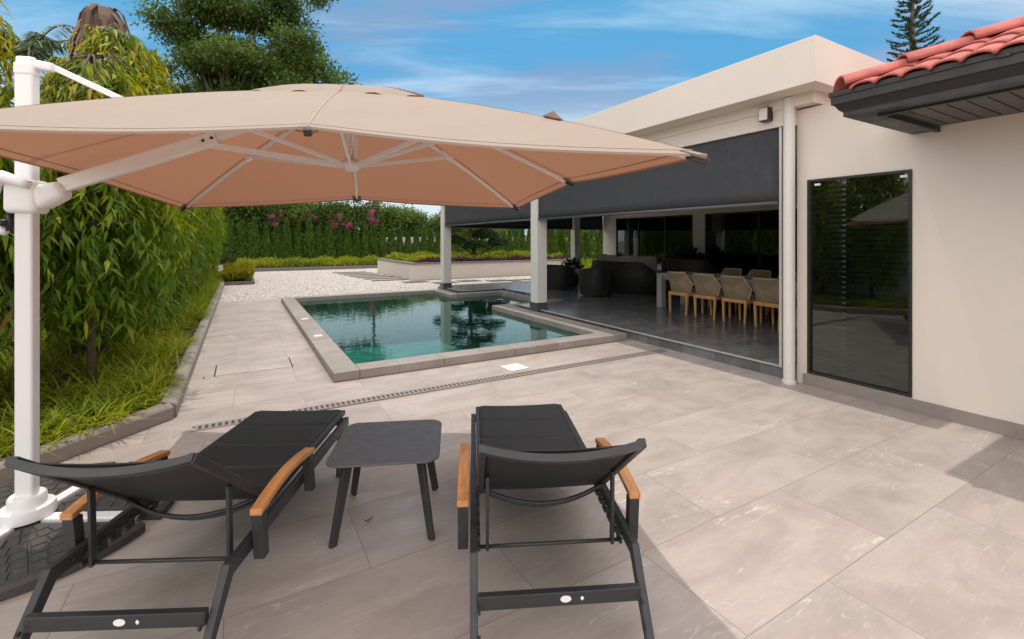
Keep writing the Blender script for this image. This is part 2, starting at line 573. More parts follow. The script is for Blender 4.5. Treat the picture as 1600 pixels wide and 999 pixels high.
def rope():
    m, t, b = nodes('beige_rope_weave'); g = NT(t)
    o = g.n('ShaderNodeTexCoord').outputs['Object']
    sp = g.n('ShaderNodeSeparateXYZ'); g.l(o, sp.inputs[0])
    x = g.math('ABSOLUTE', sp.outputs[0]); z = g.math('ABSOLUTE', g.math('SUBTRACT', sp.outputs[2], .62))
    # cords run in four fans that meet in an X
    fan = g.math('GREATER_THAN', g.math('MULTIPLY', z, 1.45), x)
    wa = g.n('ShaderNodeTexWave'); wa.bands_direction = 'X'; wa.inputs['Scale'].default_value = 26; wa.inputs['Distortion'].default_value = 1.5; g.l(o, wa.inputs['Vector'])
    wb = g.n('ShaderNodeTexWave'); wb.bands_direction = 'Z'; wb.inputs['Scale'].default_value = 26; wb.inputs['Distortion'].default_value = 1.5; g.l(o, wb.inputs['Vector'])
    h = g.mix(fan, wa.outputs['Fac'], wb.outputs['Fac'])
    ca = g.mix(h, (.28,.205,.13), (.54,.42,.29)); cb2 = g.mix(h, (.22,.16,.10), (.43,.33,.22))
    g.l(g.mix(fan, ca, cb2), b.inputs['Base Color']); b.inputs['Roughness'].default_value = .8
    g.l(g.bump(h, .6, .003), b.inputs['Normal'])
    return m
M['rope'] = rope()
M['rope_frame'] = simple('rope_wrapped_frame', (.62,.49,.35), .7, .12, 60)

def canopy_mat():
    m, t, b = nodes('beige_canopy_cloth'); g = NT(t)
    nz = g.noise(g.pos(), 3.0, 5)
    c = g.mix(nz, (.405,.342,.292), (.455,.388,.333))
    st = g.ramp(g.noise(g.pos((1.2,1.2,.4)), 1.6, 6, .65), .55, .8, 0, .14)
    c = g.mix(st, c, (.36,.25,.18))
    # shade of the underside put into the cloth: darker, browner back face
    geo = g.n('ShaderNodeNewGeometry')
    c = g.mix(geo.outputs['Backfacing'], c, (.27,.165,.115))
    g.l(c, b.inputs['Base Color']); b.inputs['Roughness'].default_value = .85
    b.inputs['Specular IOR Level'].default_value = .15
    wv = g.noise(g.pos((1,1,1)), 420, 2)
    wr = g.noise(g.pos((1.0,1.0,1.0), loc=(2,0,0)), 5.5, 3, .5, .6)
    g.l(g.bump(g.math('ADD', g.math('MULTIPLY', wv, .05), wr), .30, .03), b.inputs['Normal'])
    tr = g.n('ShaderNodeBsdfTranslucent'); tr.inputs['Color'].default_value = (.46,.215,.125,1)
    mx = g.n('ShaderNodeMixShader'); mx.inputs[0].default_value = .31
    g.l(b.outputs[0], mx.inputs[1]); g.l(tr.outputs[0], mx.inputs[2])
    g.l(mx.outputs[0], t.nodes['Material Output'].inputs['Surface'])
    return m
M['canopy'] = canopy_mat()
M['canopy_trim'] = simple('brown_canopy_pocket', (.17,.105,.075), .85, .1)

def glass(name, tint, ior=1.75):
    m, t, b = nodes(name); g = NT(t)
    fr = g.n('ShaderNodeFresnel'); fr.inputs['IOR'].default_value = ior
    tr = g.n('ShaderNodeBsdfTransparent'); tr.inputs['Color'].default_value = (*tint,1)
    gl = g.n('ShaderNodeBsdfGlossy'); gl.inputs['Roughness'].default_value = 0.0; gl.inputs['Color'].default_value = (.85,.95,.92,1)
    mx = g.n('ShaderNodeMixShader')
    g.l(fr.outputs[0], mx.inputs[0]); g.l(tr.outputs[0], mx.inputs[1]); g.l(gl.outputs[0], mx.inputs[2])
    g.l(mx.outputs[0], t.nodes['Material Output'].inputs['Surface'])
    return m
M['glass'] = glass('tinted_glass', (.46,.50,.50), 1.85)
def water():
    m, t, b = nodes('pool_water'); g = NT(t)
    h = g.noise(g.pos((1,1,1)), 4.5, 4, .5, .5)
    nb = g.bump(h, .040, .05)
    fr = g.n('ShaderNodeFresnel'); fr.inputs['IOR'].default_value = 1.55; g.l(nb, fr.inputs['Normal'])
    tr = g.n('ShaderNodeBsdfTransparent'); tr.inputs['Color'].default_value = (.55,.88,.82,1)
    gl = g.n('ShaderNodeBsdfGlossy'); gl.inputs['Roughness'].default_value = 0.0; g.l(nb, gl.inputs['Normal'])
    gl.inputs['Color'].default_value = (.86,1,.95,1)
    mx = g.n('ShaderNodeMixShader')
    g.l(fr.outputs[0], mx.inputs[0]); g.l(tr.outputs[0], mx.inputs[1]); g.l(gl.outputs[0], mx.inputs[2])
    g.l(mx.outputs[0], t.nodes['Material Output'].inputs['Surface'])
    return m
M['water'] = water()
M['basin'] = tile_mat('pool_basin_tiles', (.08,.27,.25), (.11,.34,.31), (.05,.18,.165), (.14,.38,.35), .3, .3, 0.0, (0,0,0), .4, (.03,.08,.08), .3)
def pebbles():
    m, t, b = nodes('white_pebbles'); g = NT(t)
    p = g.pos()
    vo = g.n('ShaderNodeTexVoronoi'); vo.inputs['Scale'].default_value = 16; g.l(p, vo.inputs['Vector'])
    c = g.mix(g.ramp(g.noise(p, 22, 3), .35, .65), (.50,.46,.42), (.72,.68,.63))
    sepc = g.n('ShaderNodeSeparateColor'); g.l(vo.outputs['Color'], sepc.inputs[0])
    c = g.mix(g.math('MULTIPLY', sepc.outputs[0], .35), c, (.40,.33,.28))
    c = g.mix(g.ramp(vo.outputs['Distance'], .35, .7, 0, .75), c, (.16,.13,.11))
    g.l(c, b.inputs['Base Color']); b.inputs['Roughness'].default_value = .8
    g.l(g.bump(vo.outputs['Distance'], 1.0, -.03), b.inputs['Normal'])
    return m
M['pebbles'] = pebbles()
def tiles_red():
    m, t, b = nodes('red_roof_tile'); g = NT(t)
    c = g.mix(g.ramp(g.noise(g.pos(), 5, 7, .65), .35, .65), (.27,.055,.045), (.50,.12,.10))
    geo = g.n('ShaderNodeNewGeometry')
    c = g.mix(g.math('MULTIPLY', geo.outputs['Random Per Island'], .35), c, (.62,.20,.17))
    g.l(c, b.inputs['Base Color']); b.inputs['Roughness'].default_value = .68
    g.l(g.bump(g.noise(g.pos(), 60, 4), .3, .004), b.inputs['Normal'])
    return m
M['roof_tile'] = tiles_red()
M['dark_gap2'] = simple('drain_shadow', (.07,.062,.055), .8, .1)
M['leaf_mast'] = leaf_mat('drooping_leaf', [(.042,.095,.008),(.085,.160,.011),(.14,.22,.014),(.23,.29,.018)], .42, .5, .22, .9)
M['leaf_young'] = leaf_mat('young_yellow_leaf', [(.14,.19,.010),(.24,.27,.012),(.34,.32,.02),(.38,.30,.03)], .40, .5, .2)
M['leaf_thuja'] = leaf_mat('thuja_spray', [(.045,.095,.018),(.080,.150,.024),(.13,.20,.034)], .22, .6, .2, .6)
M['leaf_thuja_tip'] = leaf_mat('thuja_tip', [(.08,.15,.022),(.12,.20,.03)], .2, .6, .2)
M['leaf_rain'] = leaf_mat('rain_tree_leaf', [(.040,.072,.018),(.068,.112,.026),(.10,.155,.036),(.15,.195,.045)], .36, .6, .2, .25)
M['leaf_shrub'] = leaf_mat('shrub_leaf', [(.045,.090,.018),(.080,.140,.026),(.13,.19,.035)], .3, .55, .22, .5)
M['leaf_light'] = leaf_mat('light_shrub_leaf', [(.05,.10,.02),(.10,.17,.03),(.17,.23,.05)], .3, .5, .3, .5)
M['leaf_pine'] = leaf_mat('pine_needle', [(.016,.035,.015),(.032,.055,.022),(.055,.075,.03)], .1, .6, .2)
M['leaf_bonsai'] = leaf_mat('clipped_leaf', [(.030,.062,.022),(.050,.090,.030),(.080,.125,.040)], .12, .6, .25)
M['leaf_palm'] = leaf_mat('palm_leaf', [(.03,.06,.015),(.06,.10,.025),(.11,.14,.03)], .25, .4, .4)
M['grass'] = leaf_mat('variegated_blade', [(.09,.16,.012),(.19,.26,.016),(.36,.38,.035),(.50,.49,.10)], .40, .5, .25, .8)
M['grass_gold'] = leaf_mat('golden_leaf', [(.10,.14,.012),(.22,.22,.015),(.36,.30,.02)], .3, .5, .3, .8)
M['leaf_border'] = leaf_mat('border_leaf', [(.08,.14,.014),(.19,.23,.018),(.36,.35,.025)], .3, .5, .3, .8)
M['purple'] = leaf_mat('purple_leaf', [(.05,.018,.03),(.10,.03,.05),(.16,.05,.06)], .2, .5, .3)
M['dry_frond'] = leaf_mat('dry_palm_frond', [(.085,.055,.042),(.17,.115,.09),(.30,.22,.17)], .1, .85, .1)
M['dry_leaf'] = leaf_mat('dry_leaf', [(.22,.11,.03),(.36,.20,.05)], .25, .7, .1)
M['flower'] = leaf_mat('magenta_flower', [(.40,.05,.18),(.55,.12,.28),(.50,.18,.26)], .3, .6, .2)
M['leaf_pot'] = leaf_mat('pot_leaf', [(.012,.025,.012),(.03,.05,.02)], .1, .4, .4)
# ------------------------------------------------------------------ setting: ground, paving, pool
def sheet(name, xs, ys, z, mat, skip=lambda x, y: False, **k):
    mb = MB()
    for i in range(len(xs)-1):
        for j in range(len(ys)-1):
            if skip((xs[i]+xs[i+1])/2, (ys[j]+ys[j+1])/2):
                continue
            mb.add([(xs[i],ys[j],z),(xs[i+1],ys[j],z),(xs[i+1],ys[j+1],z),(xs[i],ys[j+1],z)], [(0,1,2,3)])
    return struct(name, mb, mat, **k)
PX0, PX1, PY0, PY1 = 1.0, 5.4, 5.8, 13.8          # pool hole
def in_pool(x, y):
    return (PX0 < x < PX1 and PY0 < y < PY1) or (PX1 <= x < 6.8 and 9.6 < y < 12.35)
sheet('ground', [-400,1.0,5.4,6.8,400], [-400,5.8,9.6,12.35,13.8,400], -.02, M['sheet_ground'], in_pool)
sheet('patio', [-9,1.0,5.4,5.6], [-14,5.8,9.6,12.35,13.8,14.5], 0, M['paving'], in_pool)
sheet('pebble_bed', [-.6,16.5], [14.5,27.6], -.004, M['pebbles'])
sheet('garden_path', [-8,40], [33.0,35.2], .004, M['walk'])
# terrace under the roof
mb = MB()
TZ = .15
for x0,x1,y0,y1 in ((5.58,12.3,3.03,9.3),(7.0,12.3,9.3,12.62),(5.58,12.3,12.62,14.45)):
    mb.box(x0,x1,y0,y1,-.01,TZ)
struct('terrace_floor', mb, M['marble'])
mb = MB()
mb.box(5.545,5.578,3.15,9.3,TZ-.012,TZ+.004)
mb.box(5.545,5.578,12.75,14.45,TZ-.012,TZ+.004)
mb.box(5.60,6.95,12.585,12.618,TZ-.012,TZ+.004)
struct('terrace_edge', mb, M['grey_metal'])

pool = thing('swimming_pool', 'sunken swimming pool with grey stone coping and green tiled basin', 'pool', (3.2,9.8,0))
off = Vector((-3.2,-9.8,0))
def sh(mb):
    mb.v = [(x-3.2, y-9.8, z) for x,y,z in mb.v]; return mb
CZ = .11
mb = MB()
for x0,x1,y0,y1 in ((.92,1.22,5.7,13.9),(1.22,5.5,5.7,6.0),(1.22,5.42,13.6,13.9),(5.1,5.5,6.0,9.75),(5.1,5.42,12.2,13.6),
                    (5.5,6.95,9.45,9.75),(6.65,6.95,9.75,12.2),(5.42,6.95,12.2,12.5)):
    n = max(1, round(max(x1-x0, y1-y0)/1.2))
    g = .0015
    for i in range(n):
        if x1-x0 > y1-y0:
            a = x0+(x1-x0)*i/n; b = x0+(x1-x0)*(i+1)/n
            mb.box(a+g,b-g,y0+g,y1-g,.003,CZ)
        else:
            a = y0+(y1-y0)*i/n; b = y0+(y1-y0)*(i+1)/n
            mb.box(x0+g,x1-g,a+g,b-g,.003,CZ)
part('coping', sh(mb), M['coping'], pool, bevel=.008)
mb = MB()
D = -1.35
def wallq(a, b):
    mb.add([(a[0],a[1],.0),(b[0],b[1],.0),(b[0],b[1],D),(a[0],a[1],D)], [(0,1,2,3)])
loop = [(1.2,5.98),(5.12,5.98),(5.12,9.73),(6.67,9.73),(6.67,12.22),(5.12,12.22),(5.12,13.62),(1.2,13.62)]
for i in range(len(loop)):
    wallq(loop[i], loop[(i+1) % len(loop)])
mb.add([(x,y,D) for x,y in loop], [tuple(range(len(loop)))])
part('basin', sh(mb), M['basin'], pool)
for x, y in ((1.07,9.9),(1.07,8.05)):
    m2 = MB(); m2.box(x-.06,x+.06,y-.06,y+.06,CZ-.004,CZ+.006)
    part('inlet_cover', sh(m2), M['lid'], pool, bevel=.003)
mb = MB(); mb.add([(x,y,.008) for x,y in ((1.21,5.99),(5.11,5.99),(5.11,9.74),(6.66,9.74),(6.66,12.21),(5.11,12.21),(5.11,13.61),(1.21,13.61))], [tuple(range(8))])
struct('pool_water', mb, M['water'])

# slotted drain
drain = thing('drain_channel', 'narrow slotted drain crossing the patio in front of the pool', 'drain', (2.0,4.9,0))
mb = MB(); mb.box(-2.35,3.45,-.055,.055,.002,.006)
part('channel', mb, M['dark_gap2'], drain)
mb = MB()
mb.box(-2.37,3.47,-.067,-.045,.004,.011); mb.box(-2.37,3.47,.045,.067,.004,.011)
x = -2.35
while x < 3.44:
    mb.box(x, x+.024, -.044, .044, .005, .0105); x += .05
part('grate', mb, M['skirt'], drain)
lid = thing('skimmer_lid', 'square white plastic lid set in the paving by the pool', 'lid', (3.05,5.2,0), R(3))
mb = MB(); mb.box(-.135,.135,-.135,.135,.001,.012); part('plate', mb, M['lid'], lid, bevel=.004)
mb = MB(); mb.lathe([(.0,.0121),(.03,.0124),(.032,.015),(.02,.0155),(0.001,.0155)], 20); part('knob', mb, M['lid'], lid, True)
hat = thing('access_hatch', 'flush stone access cover in the paving left of the pool', 'hatch', (.15,6.95,0), R(0))
mb = MB(); mb.box(-.42,.42,-.27,.27,.0005,.004); part('cover', mb, M['paving'], hat)
for xx in (-.435,.422):
    mb = MB(); mb.box(xx,xx+.013,-.285,.285,.001,.0052); part('rim_strip', mb, M['dark_gap'], hat)
hat2 = thing('access_hatch', 'flush cover with metal rim beside the planter kerb behind the left lounger', 'hatch', (-.20,4.55,0), 0)
mb = MB(); mb.box(-.3,.3,-.34,.34,.0005,.004); part('cover', mb, M['paving'], hat2)
mb = MB()
mb.box(-.312,-.302,-.35,.35,.001,.006); mb.box(.302,.312,-.35,.35,.001,.006); mb.box(-.301,.301,.341,.35,.001,.006)
part('frame', mb, M['grey_metal'], hat2)

# stepping slabs in the pebbles: one plain row, then the patterned ones by the raised planter
gslab = 'dark stepping slabs in the white pebbles'
def slabm(w, d):
    m = MB(); m.box(-w/2,w/2,-d/2,d/2,-.01,.012); return m.mesh('stepping_slab', M['slab'])
s_long = slabm(1.6,.42); s_sq = slabm(.9,.62)
for i in range(7):
    o = link('stepping_slab', s_long); o.location = (4.75+.10*i, 24.6-.92*i, .0)
    tag(o, 'long dark stone slab of the stepping row across white pebbles', 'paving slab', gslab)
for i, (x,y) in enumerate(((5.9,17.7),(6.8,16.9),(7.9,17.1),(9.0,16.6))):
    o = link('stepping_slab', s_sq); o.location = (x,y,.0)
    tag(o, 'squarish dark stone slab in white pebbles before the raised planter', 'paving slab', gslab)
def ring(cx,cy,w,h,t):
    m = MB()
    m.box(cx-w/2,cx+w/2,cy-h/2,cy-h/2+t,-.01,.012); m.box(cx-w/2,cx+w/2,cy+h/2-t,cy+h/2,-.01,.012)
    m.box(cx-w/2,cx-w/2+t,cy-h/2+t,cy+h/2-t,-.01,.012)
    return m
for x,y in ((10.2,16.1),(12.6,15.9)):
    o = part('stepping_slab', ring(0,0,1.7,1.1,.32), M['slab']); o.location = (x,y,0)
    tag(o, 'open rectangle of dark stone laid in white pebbles near the terrace column', 'paving slab', gslab)

# ------------------------------------------------------------------ planting beds, kerbs
bed = [(-.66,5.28),(-2.55,3.39),(-4.2,1.75),(-4.2,26),(-.66,26)]
mb = MB(); mb.prism(bed, .003, .07)
struct('planting_bed', mb, M['soil'])
kb = thing('planter_kerb', 'rounded grey stone kerb edging the long leafy bed on the left', 'kerb', (-.6,5.3,0))
def kerb_run(a, b, name='kerb_stone'):
    a = Vector(a); b = Vector(b); d = (b-a); L = d.length; d.normalize(); n = Vector((-d.y,d.x))
    prof = [(0,.003),(0,.105),(.02,.128),(.05,.135),(.12,.135),(.14,.125),(.15,.10),(.15,.003)]
    k = max(1, round(L/1.0)); m = MB()
    for i in range(k):
        p = a + d*(L*i/k + .003) - Vector((-.6,5.3)); q = a + d*(L*(i+1)/k - .003) - Vector((-.6,5.3))
        vs = [(p.x+n.x*s, p.y+n.y*s, z) for s,z in prof] + [(q.x+n.x*s, q.y+n.y*s, z) for s,z in prof]
        N = len(prof)
        m.add(vs, [tuple(range(N)), tuple(range(2*N-1,N-1,-1))] + [(j,j+N,(j+1)%N+N,(j+1)%N) for j in range(N)])
    part(name, m, M['kerb'], kb, bevel=.004)
kerb_run((-.52,5.34),(-.52,26.0)); kerb_run((-4.15,1.72),(-.535,5.30))

# wall behind the mast trees
bw = thing('boundary_wall', 'cream garden wall half hidden behind the drooping trees', 'wall', (-3.3,10,0))
mb = MB(); mb.box(-.1,.1,-8,16.5,.0,1.15); mb.box(-.07,.07,-8,16.5,1.1502,2.15); part('wall_panel', mb, M['white_render'], bw)
mb = MB(); mb.box(-.13,.13,-8,16.5,2.152,2.22); part('wall_cap', mb, M['white_render'], bw)
# far walls
bw2 = thing('boundary_wall', 'white boundary wall showing between the hedge cones at the right', 'wall', (20,38.9,0))
mb = MB(); mb.box(-10,24,-.1,.1,0,1.80); part('wall_panel', mb, M['white_render'], bw2)
mb = MB(); mb.box(-10,24,-.14,.14,1.802,1.87); part('wall_cap', mb, M['white_render'], bw2)

# raised planter
rp = thing('raised_planter', 'long cream raised planter with purple and golden plants beyond the pool', 'planter', (9.5,21,0))
mb = MB()
mb.box(-3.5,4.9,-2.55,-2.3,0,.66); mb.box(-3.5,-3.25,-2.299,3.0,0,.66); mb.box(4.65,4.9,-2.299,3.0,0,.66); mb.box(-3.249,4.649,2.75,3.0,0,.66)
part('planter_wall', mb, M['render'], rp, bevel=.01)
mb = MB(); mb.box(-3.55,4.95,-2.6,-2.27,.662,.70); mb.box(-3.55,-3.22,-2.269,3.05,.662,.70); mb.box(4.62,4.95,-2.269,3.05,.662,.70)
part('planter_cap', mb, M['darkkerb'], rp)
mb = MB(); mb.box(-3.24,4.64,-2.29,2.74,.3,.60); part('planter_soil', mb, M['soil'], rp)

# far border bed with its own kerb
mb = MB(); mb.box(-.3,30,27.75,32.8,0,.12); struct('border_bed', mb, M['soil'])
k2 = thing('border_kerb', 'low dark kerb in front of the far golden border', 'kerb', (5,27.66,0))
mb = MB(); mb.box(-5.3,25,-.08,.08,0,.16); part('kerb_stone', mb, M['darkkerb'], k2, bevel=.01)
mb = MB(); mb.box(-.5,.32,20.0,22.6,0,.10); struct('corner_bed', mb, M['soil'])
k3 = thing('border_kerb', 'low dark kerb round the golden corner clump at the end of the left bed', 'kerb', (.3,19.92,0))
mb = MB(); mb.box(-.8,.14,-.07,.07,0,.12); mb.box(.02,.14,.071,2.8,0,.12); part('kerb_stone', mb, M['darkkerb'], k3, bevel=.01)
# ------------------------------------------------------------------ the house
house = thing('house', 'single storey cream house with covered terrace and red tiled eave', 'house', (5.58,3.03,0))
HX, HY = 5.58, 3.03
def hp(name, mb, mats, parent=None, **k):
    """a part of the house given in plan coordinates"""
    mb.v = [(x-HX, y-HY, z) for x,y,z in mb.v]
    return part(name, mb, mats, parent or house, **k)
WY0, WY1, WZ0, WZ1 = 1.955, 2.915, .134, 2.33
mb = MB()
mb.box(HX,HX+.25,-7,HY,0,WZ0); mb.box(HX,HX+.25,-7,HY,WZ1,3.15)
mb.box(HX,HX+.25,WY1,HY,WZ0,WZ1); mb.box(HX,HX+.25,-7,WY0,WZ0,WZ1)
mb.box(HX+.251,16.0,HY-.2,HY,0,3.04)
mb.box(HX+.251,16.0,HY-.2,HY,3.0401,3.15)
hp('wall', mb, M['render'])
mb = MB()
DZ0, DZ1 = TZ+.002, 2.45
mb.box(12.3,12.55,HY+.001,14.09,DZ1,3.05)
for y0,y1 in ((HY+.001,5.0),(9.42,9.87),(13.35,14.09)):
    mb.box(12.3,12.55,y0,y1,0,DZ1)
mb.box(12.551,18,13.35,13.6,0,3.3); mb.box(17.8,18,-7,13.349,0,3.3)
hp('wall', mb, M['inner_render'], label='cream back wall of the terrace with two wide glazed openings')
mb = MB(); mb.box(HX-.014,HX-.001,-7,2.96,.001,.125); hp('skirting', mb, M['skirt'])
# roof slab, fascia and beam
mb = MB(); mb.box(5.44,16.5,2.78,14.85,3.17,3.70); hp('roof', mb, M['render'])
mb = MB(); mb.prism([(5.13,2.6),(16.5,2.6),(16.5,2.778),(5.438,2.778),(5.438,14.852),(16.5,14.852),(16.5,15.05),(5.13,15.05)], 3.29, 3.77)
hp('fascia', mb, M['render'], bevel=.006)
mb = MB(); mb.box(5.46,5.74,HY+.001,14.4,2.98,3.169); mb.box(5.741,12.29,14.1,14.4,2.98,3.169); hp('beam', mb, M['render'])
mb = MB(); mb.box(5.742,12.29,HY+.002,14.09,3.08,3.168); hp('ceiling', mb, M['ceiling'])
# columns
for x,y in ((5.60,8.5),(5.58,13.78),(10.95,14.1)):
    mb = MB(); w = .13
    mb.box(x-w,x+w,y-w,y+w,.17,2.979)
    c = hp('column', mb, M['column'], bevel=.012)
    mb = MB(); w = .142; mb.box(x-w,x+w,y-w,y+w,.112,.30)
    hp('plinth', mb, M['plinth'], c, bevel=.004)
mb = MB(); mb.lathe([(.072,0.0),(.072,.035),(.060,.04),(.060,3.28)], 28, (5.46,3.055,0)); o = hp('drainpipe', mb, M['column'], smooth=True)
o.modifiers.new('e','EDGE_SPLIT').split_angle = R(50)
mb = MB(); mb.box(5.36,5.455,3.24,3.36,3.06,3.22)
o = hp('wall_light', mb, M['black_frame'], bevel=.004)
mb = MB(); mb.box(5.352,5.36,3.25,3.35,3.07,3.21); hp('light_face', mb, M['grey_metal'], o)
# roller blinds
def blind(x0,y0,x1,y1,z0,z1=3.0):
    d = Vector((x1-x0,y1-y0,0)); L = d.length; d.normalize(); n = Vector((-d.y,d.x,0))
    mb = MB()
    def fn(u, v):
        p = Vector((x0,y0,0)) + d*L*u
        q = p + n*(.006*math.sin(v*5+u*3)*(1-v))
        return (q.x,q.y,z0+(z1-z0)*v)
    mb.grid(fn, 24, 6)
    f = hp('roller_blind', mb, M['blind_fabric'], smooth=True, solid=.002)
    mb = MB(); mb.tube([(x0,y0,z0),(x1,y1,z0)], .022, 12, sy=1.0); hp('bottom_bar', mb, M['blind_bar'], f, smooth=True)
    mb = MB(); mb.tube([(x0,y0,z1),(x1,y1,z1)], .04, 14); hp('roller', mb, M['black_frame'], f, smooth=True)
    return f
M['blind_bar'] = simple('blind_bar', (.085,.085,.092), .4, .05)
blind(5.50,8.36,5.50,3.20,2.09,3.06)
blind(5.50,13.64,5.50,8.64,2.09,3.06)
blind(5.75,14.08,10.80,14.08,2.05,2.95)
blind(11.10,14.08,12.28,14.08,2.05,2.95)
for y0, y1 in ((3.155,3.185),(8.63,8.637)):
    mb = MB(); mb.box(5.485,5.515,y0,y1,TZ if y0<4 else .3,3.05)
    hp('blind_guide', mb, M['grey_metal'])
# wing window
def window(x, y0, y1, z0, z1, mull=(), fw=.035, name='window', depth=.07, slats=False):
    mb = MB()
    x0 = x-.012
    mb.box(x0,x0+depth,y0,y0+fw,z0,z1); mb.box(x0,x0+depth,y1-fw,y1,z0,z1)
    mb.box(x0,x0+depth,y0+fw,y1-fw,z0,z0+fw); mb.box(x0,x0+depth,y0+fw,y1-fw,z1-fw,z1)
    for ym in mull:
        mb.box(x0+.004,x0+depth-.004,ym-.032,ym+.032,z0+fw,z1-fw)
    w = hp(name, mb, M['black_frame'], bevel=.002)
    mb = MB(); mb.box(x+.02,x+.026,y0+fw,y1-fw,z0+fw,z1-fw); hp('pane', mb, M['glass'], w)
    if slats:
        mb = MB(); z = z0+.06
        while z < z1-.04:
            mb.add([(x+.065,y0+.04,z),(x+.065,y1-.04,z),(x+.10,y1-.04,z+.036),(x+.10,y0+.04,z+.036)], [(0,1,2,3)])
            z += .056
        hp('venetian_blind', mb, M['slat'], w, solid=.002)
    return w
M['slat'] = simple('dark_slat', (.30,.29,.27), .5, .05)
window(HX, WY0, WY1, WZ0, WZ1, fw=.028, slats=True)
for z, y in ((WZ1-.06, WY1-.10),(WZ1-.06, WY0+.07)):
    mb = MB(); mb.box(HX+.008,HX+.018,y-.03,y+.03,z-.012,z+.012); hp('window_sensor', mb, M['lid'])
window(12.3, 9.87, 13.35, DZ0, DZ1, (11.0,12.2), .05, 'sliding_door', .1)
window(12.3, 5.0, 9.42, DZ0, DZ1, (6.4,7.7), .05, 'sliding_door', .1)
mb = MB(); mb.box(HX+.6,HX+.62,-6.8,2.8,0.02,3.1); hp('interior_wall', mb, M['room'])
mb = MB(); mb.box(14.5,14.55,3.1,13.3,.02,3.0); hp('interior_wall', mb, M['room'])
# eave: gutter, soffit and tiles
EX, EY, EZ = 4.20, 2.03, 2.86
prof = [(0,EZ),(0,EZ-.035),(.014,EZ-.045),(.02,EZ-.09),(.055,EZ-.15),(.075,EZ-.165),(.075,EZ-.20),(.24,EZ-.20),(.24,EZ-.02),(.225,EZ-.02),(.225,EZ-.10),(.012,EZ-.10),(.012,EZ)]
mb = MB(); N = len(prof)
# front run plus a mitred return along the end
vs = [(EX+a,-7.0,z) for a,z in prof] + [(EX+a,EY-a,z) for a,z in prof] + [(HX-.003,EY-a,z) for a,z in prof]
fs = []
for s in range(2):
    for j in range(N):
        fs.append((s*N+j,(s+1)*N+j,(s+1)*N+(j+1)%N,s*N+(j+1)%N))
fs += [tuple(range(N)), tuple(range(3*N-1,2*N-1,-1))]
mb.add(vs, fs)
gut = hp('gutter', mb, M['gutter'])
for y in (1.0,-1.0,-3.0):
    mb = MB(); mb.box(EX-.003,EX+.01,y-.03,y+.03,EZ-.045,EZ+.002)
    hp('gutter_joint', mb, M['gutter'], gut)
mb = MB(); SZ = EZ-.165
y = EY-.245
mb.box(EX+.242,HX-.002,-7,EY-.245,SZ+.006,SZ+.02)
while y > -6.9:
    mb.box(EX+.30,HX-.05,y-.112,y-.012,SZ-.003,SZ+.0055); y -= .115
so = hp('soffit', mb, M['soffit'])
mb = MB(); mb.box(EX+.243,EX+.285,-7,EY-.25,SZ-.05,SZ-.004); mb.box(EX+.286,HX-.003,EY-.285,EY-.25,SZ-.05,SZ-.004)
hp('soffit_trim', mb, M['gutter'], so)
# barrel tiles
PITCH = .44
def roof_z(x): return EZ-.02 + PITCH*(x-EX)
mb = MB()
RW = .165; RL = .31
cy = EY - .25; col_i = 0
while cy > -5.0:
    row = 0
    while True:
        xa = EX - .03 + row*RL*.86
        if xa > EX + 4.2: break
        lim = EX + (EY - cy)                     # hip line
        xb = xa + RL
        if xa + .05 > lim + .12: break
        xb = min(xb, lim + .10)
        if xb - xa > .06:
            rr = RW*.50
            def fn(u, v, xa=xa, xb=xb, cy=cy, rr=rr):
                th = math.pi*v
                x = xa + (xb-xa)*u
                rad = rr*(1.0-.10*u)
                lift = .016*(1-u)
                return (x, cy - rad*math.cos(th), roof_z(x) + lift + rad*.46*math.sin(th))
            mb.grid(fn, 2, 8)
        row += 1
    cy -= RW
rt = hp('roof_tiles', mb, M['roof_tile'], smooth=True, solid=.016)
mb = MB()
mb.add([(EX+.02,EY-.1,roof_z(EX)+.022),(EX+4.3,EY-4.4,roof_z(EX+4.3)+.022),(EX+4.3,-7,roof_z(EX+4.3)+.022),(EX+.02,-7,roof_z(EX)+.022)], [(0,1,2,3)])
mb.add([(EX+.02,EY-.1,roof_z(EX)-.005),(9.9,EY-.1,roof_z(EX)+.022),(EX+4.3,EY-4.4,roof_z(EX+4.3))], [(0,1,2)])
hp('roof_deck', mb, M['roof_tile'], rt)
mb = MB()
for i in range(12):
    s0 = .02 + i*.30; s1 = s0 + .35
    def fn(u, v, s0=s0, s1=s1):
        th = math.pi*v; s = s0+(s1-s0)*u
        rad = .115*(1-.14*u)
        n = Vector((1,1,0)).normalized()
        x = EX+s; y = EY-.05-s
        return (x + n.x*rad*math.cos(th)*1, y + n.y*rad*math.cos(th), roof_z(EX+s)+.0+.034*(1-u)+rad*.80*math.sin(th))
    mb.grid(fn, 2, 10)
hp('hip_cap', mb, M['roof_tile'], smooth=True, solid=.018)
